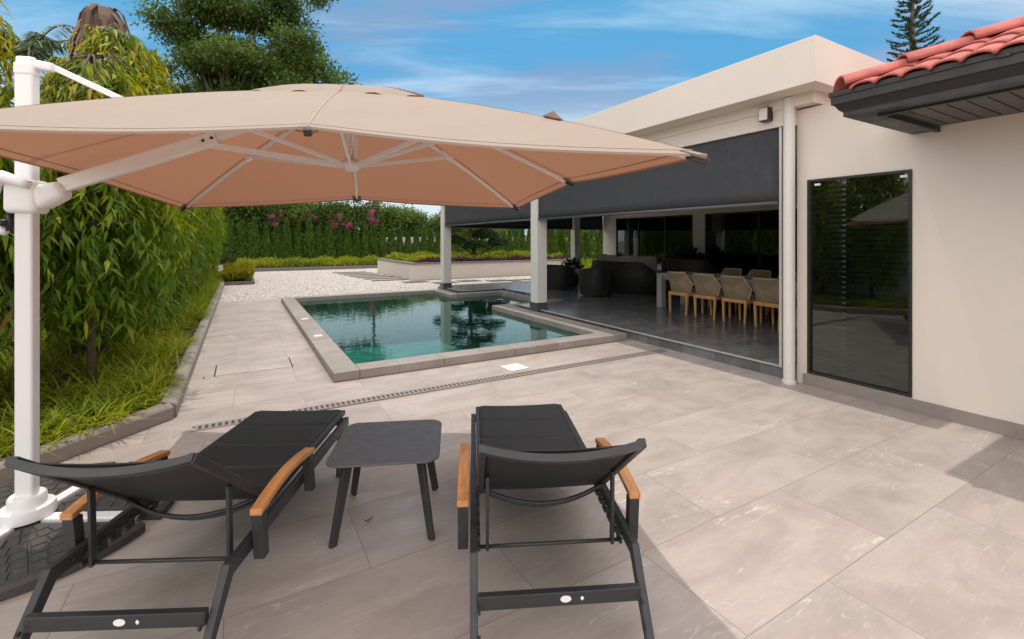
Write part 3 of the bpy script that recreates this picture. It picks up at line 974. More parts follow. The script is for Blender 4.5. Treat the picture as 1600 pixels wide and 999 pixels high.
# ------------------------------------------------------------------ cantilever umbrella
um = thing('cantilever_umbrella', 'large beige cantilever parasol on a white pole with round dark base', 'umbrella', (0,0,0))
def up(name, mb, mats, parent=None, **k):
    return part(name, mb, mats, parent or um, **k)
UO = yard(-2.77, 2.67); um.location = UO
def Y(r, a, z): return yard(r, a, z) - UO
CR = (-1.12, 3.20, 2.67)
RIM = [(.80,1.91,2.00), (.42,3.17,2.045), (.05,4.42,1.955), (-1.47,4.43,2.04), (-3.10,4.40,1.955), (-2.83,3.14,2.065), (-2.55,1.88,2.12), (-.82,1.87,2.105)]
def canopy_pt(a, b, s, t, c=CR, lift=.055, sag=.035):
    P = [a[i]+(b[i]-a[i])*t for i in range(3)]
    pull = .030*math.sin(math.pi*t)
    k = s*(1-pull*s)
    q = [c[i]+(P[i]-c[i])*k for i in range(3)]
    q[2] += lift*4*s*(1-s)*.9 - sag*math.sin(math.pi*t)*s*s
    return Y(*q)
mb = MB()
for i in range(8):
    a, b = RIM[i], RIM[(i+1)%8]
    mb.grid(lambda u,v,a=a,b=b: canopy_pt(a,b,.03+.97*u,v), 16, 10)
# short hem turned down along the rim
for i in range(8):
    a, b = RIM[i], RIM[(i+1)%8]
    def fn(u, v, a=a, b=b):
        p = canopy_pt(a,b,1,v); c = Y(*CR)
        d = Vector((c.x-p.x,c.y-p.y,0)).normalized()
        return p + Vector((0,0,-.010*u)) + d*.003*u
    mb.grid(fn, 1, 10)
M['seam'] = simple('canopy_seam', (.34,.285,.24), .9, .05)
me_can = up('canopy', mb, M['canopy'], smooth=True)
wl_ = me_can.modifiers.new('weld','WELD'); wl_.merge_threshold = .002
es = me_can.modifiers.new('crease','EDGE_SPLIT'); es.split_angle = R(40)
mb = MB()
for i in range(8):
    a, b = RIM[i], RIM[(i+1)%8]
    def fn(u, v, a=a, b=b):
        k = .31*u
        P = [a[j]+(b[j]-a[j])*v for j in range(3)]
        q = [CR[j]+(P[j]-CR[j])*k for j in range(3)]
        z = 2.695 - (2.67-P[2])*k*.86 + .03*math.sin(u*math.pi) - .028*u*u*math.sin(2*math.pi*v+i)**2
        return Y(q[0],q[1],z)
    mb.grid(fn, 6, 12)
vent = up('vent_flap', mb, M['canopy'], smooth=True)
vent.modifiers.new('weld','WELD').merge_threshold = .002
# stitched seam tape over every rib and along the hem
for i in range(8):
    def seam(u, v, i=i):
        s_ = .33+.665*u
        p = canopy_pt(RIM[i],RIM[(i+1)%8],s_,.0)
        d = Vector(RIM[(i+1)%8])-Vector(RIM[i-1]); d = yard(d.x,d.y,0).normalized()
        return p + d*(.004*(v*2-1)) + Vector((0,0,.0018))
    mb = MB(); mb.grid(seam, 14, 1); up('seam', mb, M['seam'], me_can, smooth=True)
for i in range(8):
    def hem(u, v, i=i):
        return canopy_pt(RIM[i],RIM[(i+1)%8],.972+.004*v,u) + Vector((0,0,.003))
    mb = MB(); mb.grid(hem, 14, 1); up('hem_stitch', mb, M['seam'], me_can, smooth=True)
# pockets where the ribs end
for i in range(8):
    p = Vector(canopy_pt(RIM[i],RIM[(i+1)%8],.955,0)); q = Vector(canopy_pt(RIM[i],RIM[(i+1)%8],1.0,0))
    mb = MB(); mb.bar(p+Vector((0,0,-.02)), q+Vector((0,0,-.02)), .075, .012)
    up('rib_pocket', mb, M['canopy_trim'], bevel=.003)
p = Vector(canopy_pt(RIM[0],RIM[1],.69,0)); q = Vector(canopy_pt(RIM[0],RIM[1],.735,0))
mb = MB(); w_ = (q-p).normalized()*.05; n_ = w_.cross(Vector((0,0,1))).normalized()*.035
mb.add([p-w_+n_*.6, p+w_+n_*.6, p+Vector((0,0,.036)), p-w_-n_*.6, p+w_-n_*.6, p+Vector((0,0,.033))-n_*.3], [(0,1,2),(5,4,3),(0,2,5,3),(1,4,5,2)])
up('tie_strap', mb, M['canopy_trim'], solid=.004)
HUB = Y(CR[0]+.02, CR[1], 2.15)
def rib_pt(i, s):
    v = canopy_pt(RIM[i], RIM[(i+1)%8], s, 0)
    return v + Vector((0,0,-.028))
for i in range(8):
    if i == 5: continue
    mb = MB()
    pts = [rib_pt(i, .04+.955*k/10) for k in range(11)]
    for k in range(10):
        pass
    mb.tube(pts, .0125, 8, sx=.8, sy=1.2)
    r = up('rib', mb, M['white_metal'], smooth=True)
    st = MB(); e = rib_pt(i, .50)+Vector((0,0,-.012)); st.bar(HUB+(e-HUB).normalized()*.05, e, .018, .028)
    up('strut', st, M['white_metal'], r, bevel=.003)
    sl = MB(); sl.bar(rib_pt(i,.46), rib_pt(i,.54), .036, .036); up('rib_bracket', sl, M['white_metal'], r, bevel=.004)
    sl = MB(); sl.bar(rib_pt(i,.965), rib_pt(i,1.0), .03, .03); up('rib_cap', sl, M['black_frame'], r, bevel=.004)
mb = MB()
mb.lathe([(.028,2.12),(.06,2.135),(.065,2.165),(.05,2.19),(.03,2.2)], 24, tuple(Y(CR[0]+.02,CR[1],0)))
hub = up('hub', mb, M['white_metal'], smooth=True)
mb = MB()
c0 = Y(CR[0]+.02,CR[1],0)
for dx in (-.03,.03):
    mb.bar(c0+yard(dx,0,2.19), c0+yard(dx,0,2.66), .02, .02, up=(1,0,0))
up('hub_post', mb, M['white_metal'], hub)
# arm, tie rod, pole and fittings
A0 = Y(-2.61,2.71,1.965); A1 = Y(CR[0],CR[1],2.63)
mb = MB(); mb.bar(A0, A0.lerp(A1,.50), .055, .085); arm = up('arm', mb, M['white_metal'], bevel=.008)
mb = MB(); mb.bar(A0.lerp(A1,.46), A1, .035, .05); up('arm_extension', mb, M['white_metal'], arm, bevel=.005)
for s in (.455,.485):
    mb = MB()
    q = A0.lerp(A1,s); sd = (A1-A0).cross(Vector((0,0,1))).normalized()
    mb.bar(q-sd*.031, q+sd*.031, .016, .016)
    up('bolt', mb, M['dark_gap'], arm)
st = MB(); e = A0.lerp(A1,.47); st.bar(HUB+(e-HUB).normalized()*.05, e+Vector((0,0,-.03)), .028, .036); up('strut', st, M['white_metal'], arm, bevel=.003)
T0 = Y(-2.67,2.70,2.655)
mb = MB(); mb.bar(T0, A0.lerp(A1,.45)+Vector((0,0,.03)), .022, .035); up('tie_rod', mb, M['white_metal'], bevel=.005)
rot = Matrix.Rotation(R(-30.1+12), 4, 'Z')
def rx(mb):
    mb.v = [tuple(rot @ Vector(v)) for v in mb.v]; return mb
def rrect(w, d, r=.015, n=4):
    out = []
    for cx,cy,a0 in ((w/2-r,d/2-r,0),(-w/2+r,d/2-r,90),(-w/2+r,-d/2+r,180),(w/2-r,-d/2+r,270)):
        for k in range(n+1):
            a = R(a0+90*k/n); out.append((cx+r*math.cos(a), cy+r*math.sin(a)))
    return out
mb = MB(); mb.prism(rrect(.088,.070), .10, 2.60); pole = up('pole', rx(mb), M['white_metal'])
mb = MB(); mb.prism(rrect(.098,.08,.02), 2.585, 2.655); mb.prism_x([(-.03,2.60),(-.03,2.69),(.02,2.70),(.03,2.6)], -.04, .035)
up('pole_cap', rx(mb), M['white_metal'], pole, bevel=.01)
mb = MB(); mb.bar((.04,0,2.655),(.13,.0,2.64),.05,.05); up('cap_hinge', rx(mb), M['white_metal'], pole, bevel=.012)
# sliding bracket: a moulded sleeve with a round nose and a hooked grip
mb = MB(); mb.prism(rrect(.165,.135,.035,6), 1.80, 1.99)
br = up('sliding_bracket', rx(mb), M['white_metal'], bevel=.03, seg=4)
mb = MB(); mb.bar((.05,0,1.885),(.195,.0,1.945),.125,.15,h1=.10,w1=.10); up('bracket_nose', rx(mb), M['white_metal'], br, bevel=.035, seg=4)
mb = MB(); pts = [(.06,-.075,1.955),(-.06,-.085,2.00),(-.12,-.05,1.97),(-.155,-.02,1.90),(-.16,-.01,1.80),(-.155,0,1.72),(-.10,0,1.695)]
sp = []
for i in range(len(pts)-1):
    for k in range(4):
        sp.append(Vector(pts[i]).lerp(Vector(pts[i+1]),k/4))
mb.tube(sp+[Vector(pts[-1])], [.024+.012*math.sin(math.pi*min(1,i/14)) for i in range(len(sp)+1)], 14)
up('grip', rx(mb), M['white_metal'], br, smooth=True)
mb = MB(); mb.tube([(-.085,0,1.80),(-.085,0,1.70)],.016,10); mb.tube([(-.10,-.05,1.745),(-.10,.05,1.745)],.02,12); up('latch', rx(mb), M['black_frame'], br, smooth=True)
# base: collar, cross feet, four weighted quarter plates with fan paving pattern
mb = MB(); mb.lathe([(.125,.075),(.128,.10),(.118,.135),(.085,.14),(.083,.19),(.075,.20),(.05,.20)], 36); col_ = up('collar', mb, M['white_metal'], smooth=True)
col_.modifiers.new('e','EDGE_SPLIT').split_angle = R(40)
mb = MB(); mb.tube([(-.13,-.06,.11),(-.19,-.09,.105)],.032,12); up('clamp_knob', rx(mb), M['grey_metal'], col_, smooth=True)
cross_a = R(-30.1+2)
for k in range(4):
    a = cross_a + k*math.pi/2
    d = Vector((math.cos(a),math.sin(a),0))
    mb = MB(); mb.bar(d*.10+Vector((0,0,.05)), d*.60+Vector((0,0,.05)), .07, .05); up('cross_foot', mb, M['white_metal'], bevel=.008)
M['base_plate'] = simple('dark_base_plate', (.055,.050,.048), .65, .15, 10, .3, 120)
for k in range(4):
    a0 = cross_a + k*math.pi/2
    g = .055
    def pol(r, a, z):
        x = r*math.cos(a); y = r*math.sin(a)
        return (x,y,z)
    def edge_ang(r): return math.asin(min(.9, g/r))
    mb = MB()
    n = 20; rin, rout = .09, .70
    rr = [rin,.3,.5,rout-.02,rout]
    zz_ = [.062,.062,.062,.062,.045]
    V = []; F = []
    for j, r in enumerate(rr):
        e = edge_ang(r)
        for i in range(n+1):
            V.append(pol(r, a0+e+(math.pi/2-2*e)*i/n, zz_[j]))
    e = edge_ang(rout)
    for i in range(n+1): V.append(pol(rout, a0+e+(math.pi/2-2*e)*i/n, .004))
    e = edge_ang(rin)
    for i in range(n+1): V.append(pol(rin, a0+e+(math.pi/2-2*e)*i/n, .004))
    W = n+1
    for j in range(6):
        for i in range(n):
            F.append((j*W+i,((j+1)*W+i), ((j+1)*W+i+1), j*W+i+1) if j < 5 else (5*W+i,6*W+i,6*W+i+1,5*W+i+1))
    mid = len(rr)
    F.append(tuple(j*W for j in range(6))+ (6*W,)); F.append(tuple(j*W+n for j in range(6))[::-1]+(6*W+n,))
    F += [(6*W+i, i, i+1, 6*W+i+1) for i in range(n)]
    mb.add(V, F)
    bp = up('base_plate', mb, M['base_plate'])
    mb = MB()
    r = .15; q = 0
    while r < .66:
        h = .085; nb = max(3, int(round(r*1.5/.075)))
        e = edge_ang(r)+.03
        for i in range(nb):
            b0 = a0+e+(math.pi/2-2*e)*(i+.06)/nb; b1 = a0+e+(math.pi/2-2*e)*(i+.94)/nb
            r0, r1 = r+.004, min(r+h-.006,.665)
            zt = .070 + rnd.uniform(-.0015,.0015)
            vs = [pol(r0,b0,.0615),pol(r1,b0,.0615),pol(r1,b1,.0615),pol(r0,b1,.0615),pol(r0+.004,b0+.01,zt),pol(r1-.004,b0+.01,zt),pol(r1-.004,b1-.01,zt),pol(r0+.004,b1-.01,zt)]
            mb.add(vs, [(4,5,6,7),(0,1,5,4),(1,2,6,5),(2,3,7,6),(3,0,4,7)])
        r += h
    up('paver_pattern', mb, M['base_plate'], bp)

# ------------------------------------------------------------------ sun loungers
def lounger(label):
    t = thing('sun_lounger', label, 'sun lounger', group='black sun loungers under the parasol')
    BM = M['black_metal']
    hw = .346
    for s in (-1,1):
        x = s*hw
        mb = MB(); mb.prism_x([(.0,.0),(.045,.0),(.262,.288),(1.80,.288),(1.80,.346),(.232,.346)], x-.016, x+.016)
        r = part('side_rail', mb, BM, t, bevel=.004)
        mb = MB()
        for y in (.36,.44,.52,.60,.68,.76):
            mb.prism_x([(y,.265),(y+.05,.265),(y+.05,.315),(y+.03,.315),(y+.022,.285),(y,.285)], x-s*.016-s*.014, x-s*.0161)
        part('notch_plate', mb, BM, r)
        for y,z in ((.33,.318),(.10,.20),(.075,.12)):
            mb = MB(); mb.tube([(x-s*.0162,y,z),(x-s*.026,y,z)], .009, 8); part('bolt', mb, M['dark_gap'], r)
        mb = MB(); mb.prism_x([(1.60,.0),(1.645,.0),(1.70,.287),(1.63,.287)], x-.015, x+.015); part('leg', mb, BM, t, bevel=.004)
        # armrest: rear post, front post, arched teak
        xa = s*(hw+.048)
        mb = MB()
        mb.prism_x([(.40,.25),(.448,.25),(.428,.455),(.378,.455)], xa-.0235, xa+.0235)
        ar = part('armrest_post', mb, BM, t, bevel=.003)
        mb = MB(); mb.prism_x([(.955,.25),(1.0,.25),(.965,.462),(.918,.462)], xa-.0235, xa+.0235)
        part('armrest_post', mb, BM, t, bevel=.003)
        mb = MB()
        def fz(y): return .457 + .034*math.sin(math.pi*(y-.37)/.61)
        K = 14
        ys = [.37+.61*k/K for k in range(K+1)]
        poly = [(y,fz(y)) for y in ys] + [(y,fz(y)+.028) for y in reversed(ys)]
        mb.prism_x(poly, xa-.027, xa+.027); part('teak_armrest', mb, M['teak'], t, bevel=.005)
    mb = MB(); mb.box(-hw+.0165,hw-.0165,1.765,1.795,.292,.342); part('end_rail', mb, BM, t, bevel=.003)
    mb = MB(); mb.bar((-hw+.0165,.135,.215),(hw-.0165,.135,.215),.03,.055); cb = part('rear_crossbar', mb, BM, t, bevel=.003)
    mb = MB()
    mb.add([(.02+.022*math.cos(a*math.pi/8), .119, .217+.013*math.sin(a*math.pi/8)) for a in range(16)]+[(.02+.022*math.cos(a*math.pi/8), .1165, .217+.013*math.sin(a*math.pi/8)) for a in range(16)],
           [tuple(range(31,15,-1))]+[(i,(i+1)%16,16+(i+1)%16,16+i) for i in range(16)])
    part('badge', mb, M['lid'], cb)
    mb = MB(); mb.add([(.078,.1168,.217),(.086,.1168,.207),(.094,.1168,.217),(.086,.1168,.227)],[(0,1,2,3)]); part('sticker', mb, M['lid'], cb)
    mb = MB(); mb.tube([(-hw+.017,.375,.275),(hw-.017,.375,.275)],.0085,10); part('support_rod', mb, BM, t, smooth=True)
    # seat: frame tubes and quilted sling
    for s in (-1,1):
        mb = MB(); mb.bar((s*.312,.66,.370),(s*.312,1.83,.370),.032,.034); part('seat_tube', mb, BM, t, bevel=.005)
    mb = MB(); mb.bar((-.295,1.813,.370),(.295,1.813,.370),.034,.030); part('seat_tube', mb, BM, t, bevel=.005)
    for k in range(4):
        ya = .672+.289*k; yb = ya+.284
        mb = MB()
        def seat_fn(u, v):
            eu = min(1.0, min(u,1-u)/.06)**.5; ev = min(1.0, min(v,1-v)/.05)**.5
            return (-.313+.626*v, ya+(yb-ya)*u, .374+.022*eu*ev-.008*math.sin(math.pi*v))
        mb.grid(seat_fn, 34, 34)
        part('seat_panel', mb, M['sling'], t, smooth=True, solid=.010)
    # raised back
    A = R(38.0); cA, sA = math.cos(A), math.sin(A); LB = .755
    def B(x, s, n=0.0):       # along the back, n = towards behind
        return (x, .66 - s*cA - n*sA, .388 + s*sA - n*cA)
    for s in (-1,1):
        mb = MB(); mb.bar(B(s*.31,-.03), B(s*.315,LB), .03, .036, up=(0,sA,cA)); part('back_rail', mb, BM, t, bevel=.005)
    mb = MB()
    K = 14
    for k in range(K):
        x0 = -.325+.65*k/K; x1 = -.325+.65*(k+1)/K
        def bow(x): return .046*(1-(x/.325)**2)
        p = B(x0, LB-.01, bow(x0)); q = B(x1, LB-.01, bow(x1))
        vs = []
        for P,xx in ((x0,bow(x0)),(x1,bow(x1))):
            for a,b in ((-.02,-.014),(.02,-.014),(.02,.014),(-.02,.014)):
                vs.append(B(P, LB-.008+a, xx+b))
        if k == 0: V0 = list(vs[:4]); Vall = V0
        Vall = Vall + vs[4:]
    F = [(0,1,2,3)]
    for k in range(K):
        for j in range(4):
            F.append((k*4+j,(k+1)*4+j,(k+1)*4+(j+1)%4,k*4+(j+1)%4))
    F.append(tuple(K*4+j for j in (3,2,1,0)))
    mb.add(Vall, F)
    part('back_top_bar', mb, BM, t)
    mb = MB()
    def back_fn(u, v):
        x = -.305+.61*v
        return B(x, .02+(LB-.02)*u, (.010+.004*u)*(1-(x/.305)**2)+.002)
    mb.grid(back_fn, 24, 16); part('back_sling', mb, M['sling'], t, smooth=True, solid=.006)
    for off, dz in ((.0,.0),(.055,.012)):
        mb = MB(); mb.tube([B(-.30+.60*k/12, .03+off, .018+.075*(1-((-.30+.6*k/12)/.30)**2)) for k in range(13)], .009, 8); part('support_bow', mb, BM, t, smooth=True)
    for s in (-1,1):
        p = B(s*.285,.36,.018); mb = MB(); mb.bar(p, (s*.285,.375,.262), .014, .030, up=(0,1,0)); part('back_strut', mb, BM, t, bevel=.002)
    return t
def place(o, pr, pa, heading):
    o.location = yard(pr, pa); o.rotation_euler = (0,0,R(-30.1+heading))
l1 = lounger('black reclined lounger beside the parasol pole, left of the grey side table')
place(l1, -1.485, 1.63, 2.5)
l2 = copy_thing(l1, (0,0,0), 0, 'black reclined lounger right of the grey side table, half in sun')
place(l2, .205, 1.745, 4.8)
for ch in l2.children:
    pass

# ------------------------------------------------------------------ side table
st_ = thing('side_table', 'square grey metal side table with rounded corners between the two loungers', 'side table')
st_.location = yard(-.735, 2.80); st_.rotation_euler = (0,0,R(-30.1+7))
mb = MB(); mb.prism(rrect(.61,.60,.085,8), .438, .45); part('tabletop', mb, M['table_metal'], st_, bevel=.003)
mb = MB(); mb.box(-.22,.22,-.012,.012,.418,.437); mb.box(-.012,.012,-.22,-.0121,.4185,.4365); mb.box(-.012,.012,.0121,.22,.4185,.4365); part('underframe', mb, M['black_metal'], st_)
for sx in (-1,1):
    for sy in (-1,1):
        mb = MB(); mb.bar((sx*.195,sy*.195,.437),(sx*.262,sy*.262,.0),.058,.026,up=(sx*.6,-sy*.6,0),w1=.042,h1=.022); part('leg', mb, M['black_metal'], st_, bevel=.004)

# ------------------------------------------------------------------ terrace furniture
dt = thing('dining_table', 'long pale slab-ended dining table set with woven chairs on the terrace', 'dining table', (8.55,5.92,TZ))
M['table_grey'] = simple('pale_grey_table', (.42,.41,.40), .5, .06)
mb = MB(); mb.box(-.46,.46,-1.55,1.55,.70,.76); part('tabletop', mb, M['table_grey'], dt, bevel=.006)
for y in (1.41,-1.55):
    for x in (-.455,.315):
        mb = MB(); mb.box(x,x+.14,y,y+.14,0,.699); part('leg', mb, M['table_grey'], dt, bevel=.005)
mb = MB(); mb.box(-.40,.40,-1.409,1.409,.62,.697); part('apron', mb, M['table_grey'], dt)
def dining_chair():
    t = thing('dining_chair', '', 'dining chair', group='woven teak dining chairs at the terrace table')
    L = M['teak_leg']
    for sx in (-1,1):
        mb = MB(); mb.bar((sx*.205,-.235,.0),(sx*.225,-.225,.42),.030,.030,up=(0,1,0),w1=.046,h1=.046); part('leg', mb, L, t, bevel=.004)
        mb = MB(); mb.bar((sx*.205,.235,.0),(sx*.215,.225,.42),.030,.030,up=(0,1,0),w1=.044,h1=.044); part('leg', mb, L, t, bevel=.004)
    mb = MB(); mb.box(-.235,.235,-.25,-.215,.375,.437); mb.box(-.235,.235,.215,.25,.375,.437); mb.box(-.25,-.2152,-.2148,.2148,.378,.435); mb.box(.2152,.25,-.2148,.2148,.378,.435)
    part('seat_frame', mb, L, t, bevel=.004)
    mb = MB(); mb.box(-.23,.23,-.20,.24,.438,.455); part('seat', mb, M['rope'], t, bevel=.006)
    mb = MB(); mb.box(-.215,.215,-.17,.235,.456,.50); part('cushion', mb, M['cushion'], t, bevel=.02, seg=3)
    # back shell: widest at the arms, folds forward at the sides
    out = [(-.225,.44),(-.285,.63),(-.215,.845),(.215,.845),(.285,.63),(.225,.44)]
    def hwid(z):
        if z < .63: return .225+(.06)*(z-.44)/.19
        return .285-.07*(z-.63)/.215
    def shell(u, v):
        z = .44+.405*u; x = (-1+2*v)*hwid(z)
        return (x, -.235-.10*(u)+.16*(abs(x)/.285)**3*(1-.4*u), z)
    mb = MB(); mb.grid(shell, 18, 18); bk = part('backrest', mb, M['rope'], t, smooth=True, solid=.014)
    mb = MB(); rim = [shell(k/12,0) for k in range(13)] + [shell(1,k/10) for k in range(1,11)] + [shell(1-k/12,1) for k in range(1,13)]
    mb.tube(rim, .013, 8); part('back_rim', mb, M['rope_frame'], bk, smooth=True)
    for sx in (-1,1):
        mb = MB(); mb.tube([shell(.46,0 if sx<0 else 1),(sx*.275,.06,.60),(sx*.255,.20,.50),(sx*.225,.225,.43)], .013, 8); part('arm_rail', mb, M['rope_frame'], t, smooth=True)
    return t
ch0 = dining_chair()
ordn = ('beside the pale end slab','second from the pale end slab','third from the pale end slab','nearest the drainpipe')
for i in range(4):
    c = ch0 if i == 0 else copy_tree(ch0)
    c.location = (7.90, 6.50-.62*i, TZ); c.rotation_euler = (0,0,R(-90+rnd.uniform(-3,3)))
    c['label'] = 'woven chair on the pool side of the table, '+ordn[i]
ordf = ('first from the slab end','second from the slab end','third from the slab end','last along the row')
for i in range(4):
    c = copy_tree(ch0)
    c.location = (9.28, 6.62-.66*i, TZ); c.rotation_euler = (0,0,R(90+rnd.uniform(-4,4)))
    c['label'] = 'woven chair on the window side of the table, '+ordf[i]

def barrel(t, r, h0, h1, a0, a1, cut=None, taper=.08, flat=1.0):
    """wicker shell standing round a seat from angle a0 to a1"""
    def wall(rad):
        def fn(u, v):
            a = a0+(a1-a0)*u
            h = h0+(h1-h0)*(math.sin(math.pi*u)**.6 if cut is None else cut(u))
            z = .03+(h-.03)*v
            k = rad*(1+.06*math.sin(math.pi*min(1,v*1.05)))-taper*(1-v)*.6
            return (k*math.cos(a), k*math.sin(a)*flat, z)
        return fn
    mb = MB(); fo = wall(r); fi = wall(r-.09)
    mb.grid(fo, 48, 14); mb.grid(lambda u,v: fi(1-u,v), 48, 14)
    mb.grid(lambda u,v: tuple(Vector(fo(u,1)).lerp(Vector(fi(u,1)),v)+Vector((0,0,.03*math.sin(math.pi*v)))), 48, 4)
    for e in (0,1):
        mb.grid(lambda u,v,e=e: tuple(Vector(fo(e,u)).lerp(Vector(fi(e,u)),v)), 14, 2)
    return part('wicker_shell', mb, M['wicker'], t, smooth=True)
g_w = 'dark wicker lounge seats on the terrace'
def tub_chair(label, loc, rz, r=.46):
    t = thing('wicker_armchair', label, 'armchair', loc, rz, g_w)
    barrel(t, r, .48, .74, R(20), R(340))
    mb = MB(); mb.lathe([(r-.12,.05),(r-.10,.30),(.02,.31)], 28); part('seat_base', mb, M['wicker'], t, smooth=True)
    mb = MB(); mb.lathe([(.02,.312),(r-.12,.315),(r-.10,.36),(r-.13,.41),(.02,.42)], 28); part('cushion', mb, M['cushion'], t, smooth=True)
    for a in (45,135,225,315):
        mb = MB(); mb.tube([((r-.12)*math.cos(R(a)),(r-.12)*math.sin(R(a)),0),((r-.12)*math.cos(R(a)),(r-.12)*math.sin(R(a)),.06)],.02,8); part('foot', mb, M['black_metal'], t)
    return t
tub_chair('round dark wicker tub chair standing behind the middle terrace column', (8.35,11.55,TZ), R(20), .47)
tub_chair('dark wicker armchair with its back to the pool, in front of the curved sofa', (8.25,9.75,TZ), R(60), .45)
sf = thing('wicker_sofa', 'curved dark wicker sofa with taupe cushions and a sweeping low arm', 'sofa', (10.1,10.3,TZ), R(180), g_w)
barrel(sf, 1.05, .40, .86, R(-100), R(100), cut=lambda u: max(0,min(1,(math.sin(math.pi*u)*1.5)))**1.6, flat=1.25)
mb = MB(); mb.grid(lambda u,v: ((.92*math.cos(R(-95+190*u)))*(1-v)+(.25*math.cos(R(-95+190*u)))*v, (.92*1.25*math.sin(R(-95+190*u)))*(1-v)+.5*math.sin(R(-95+190*u))*v, .32), 32, 4)
part('seat_base', mb, M['wicker'], sf, solid=.5)
mb = MB(); mb.grid(lambda u,v: ((.90-.60*v)*math.cos(R(-90+180*u)), (.90-.50*v)*1.25*math.sin(R(-90+180*u)), .585+.04*math.sin(math.pi*v)), 32, 6); part('seat_cushion', mb, M['cushion'], sf, smooth=True, solid=.12)
for k in range(5):
    a = R(-66+33*k)
    mb = MB()
    def pil(u, v, a=a):
        th = math.pi*u; ph = 2*math.pi*v
        sgn = lambda q,e: math.copysign(abs(q)**e, q)
        lx = .12*sgn(math.cos(ph),.7)*sgn(math.sin(th),.5); ly = .30*sgn(math.sin(ph),.5)*sgn(math.sin(th),.5); lz = .22*sgn(math.cos(th),.6)
        cx, cy = .80*math.cos(a), .80*1.25*math.sin(a)
        return (cx+lx*math.cos(a)-ly*math.sin(a), cy+lx*math.sin(a)+ly*math.cos(a), .84+lz)
    mb.grid(pil, 14, 20); part('back_cushion', mb, M['cushion'], sf, smooth=True)
sf2 = thing('wicker_sofa', 'high backed dark wicker sofa standing between the curved sofa and the dining table', 'sofa', (10.6,8.45,TZ), R(175), g_w)
barrel(sf2, .82, .55, .98, R(-105), R(105), cut=lambda u: max(0,min(1,(math.sin(math.pi*u)*1.6)))**1.3, flat=1.05)
mb = MB(); mb.lathe([(.70,.06),(.70,.34),(.02,.35)], 36); part('seat_base', mb, M['wicker'], sf2, smooth=True)
mb = MB(); mb.lathe([(.02,.352),(.66,.355),(.69,.41),(.66,.47),(.02,.48)], 36); part('cushion', mb, M['cushion'], sf2, smooth=True)
ct = thing('side_stool', 'low dark wicker drum table beside the far terrace column', 'table', (9.35,12.35,TZ))
mb = MB(); mb.lathe([(.26,.0),(.30,.12),(.30,.30),(.26,.40)], 28); part('wicker_drum', mb, M['wicker'], ct, smooth=True)
mb = MB(); mb.lathe([(.28,.401),(.285,.41),(.28,.42)], 28); part('glass_top', mb, M['black_frame'], ct, smooth=True)
# ------------------------------------------------------------------ vegetation
def plant(name, label, cat, loc, rz, group, pieces, scale=1.0):
    """a plant thing from (part name, mesh) pieces"""
    t = thing(name, label, cat, loc, rz, group)
    t.scale = (scale,)*3 if isinstance(scale, (int,float)) else scale
    for n, me in pieces:
        link(n, me, t)
    return t
def trunk_mesh(name, pts, rs, mat, limbs=()):
    mb = MB(); mb.tube(pts, rs, 9)
    for p, r in limbs:
        mb.tube(p, r, 6)
    return mb.mesh(name, mat, True)

# --- weeping mast trees: columns of drooping branchlets with long hanging leaves
def mast_pieces(seed, H=4.8, z0=.55, nb=560, rad=.85):
    r = np.random.default_rng(seed)
    P = []; D = []; N = []; L = []; T = []
    limbs = []
    for b in range(nb):
        u = r.random()**.85
        z = z0+.25 + (H-z0-.25)*u
        az = r.uniform(0, 2*math.pi)
        prof = (1-.62*max(0,(u-.45)/.55)**1.7)*(1-.40*max(0,(.30-u)/.30))
        reach = rad*prof*r.uniform(.45,1.05)
        out = np.array([math.cos(az), math.sin(az), 0])
        p0 = np.array([0,0,min(H*.98, z+.10)])
        tip = p0 + out*reach + np.array([0,0,-r.uniform(.05,.45)])
        ln = r.uniform(.22,.62)
        end = tip + out*.08 + np.array([r.normal(0,.06),r.normal(0,.06),-ln])
        end[2] = max(end[2], z0*.6+r.uniform(0,.2))
        if b % 9 == 0:
            limbs.append(([tuple(p0), tuple(p0*.5+tip*.5+np.array([0,0,.06])), tuple(tip), tuple(end)], [.014,.010,.006,.003]))
        n = int(r.integers(11,17))
        for k in range(n):
            t = (k+r.random())/n
            if t < .35:
                c = p0*(1-t/.35*.75-.25) + tip*(t/.35*.75+.25)
            else:
                c = tip + (end-tip)*((t-.35)/.65)
            sd = unit(np.array([[r.normal(),r.normal(),0]]))[0]
            d = sd*r.uniform(.3,1.1) + out*r.uniform(.1,.7) + np.array([0,0,-r.uniform(.15,1.25)])
            P.append(c); D.append(d); N.append(out*.7+sd*.5+np.array([0,0,.5]))
            L.append(r.uniform(.15,.27))
            T.append(2 if r.random() < .012 else 1 if ((u > .78 and r.random() < .75) or (u > .5 and r.random()<.34) or r.random() < .08) and t > .3 else 0)
    P = np.array(P); D = np.array(D); N = np.array(N); L = np.array(L); T = np.array(T)
    V, Q = leaf_arrays(P, D, N, L, L*r.uniform(.14,.22,len(L)), .26)
    me = np_mesh('foliage', V, [Q], [M['leaf_mast'], M['leaf_young'], M['dry_leaf']], [np.concatenate([T,T])])
    tr = trunk_mesh('trunk', [(0,0,0),(.01,.02,.6),(-.02,.01,1.8),(.02,-.01,3.2),(0,0,H-.15)], [.05,.043,.036,.025,.008], M['bark'], limbs)
    return [('trunk', tr), ('foliage', me)]
mast = [mast_pieces(s, H=h, z0=z, nb=n) for s,h,z,n in ((1,4.1,1.0,520),(2,4.3,.65,620),(3,4.9,.50,640))]
gm = 'drooping mast trees along the left bed'
y = 6.45; i = 0
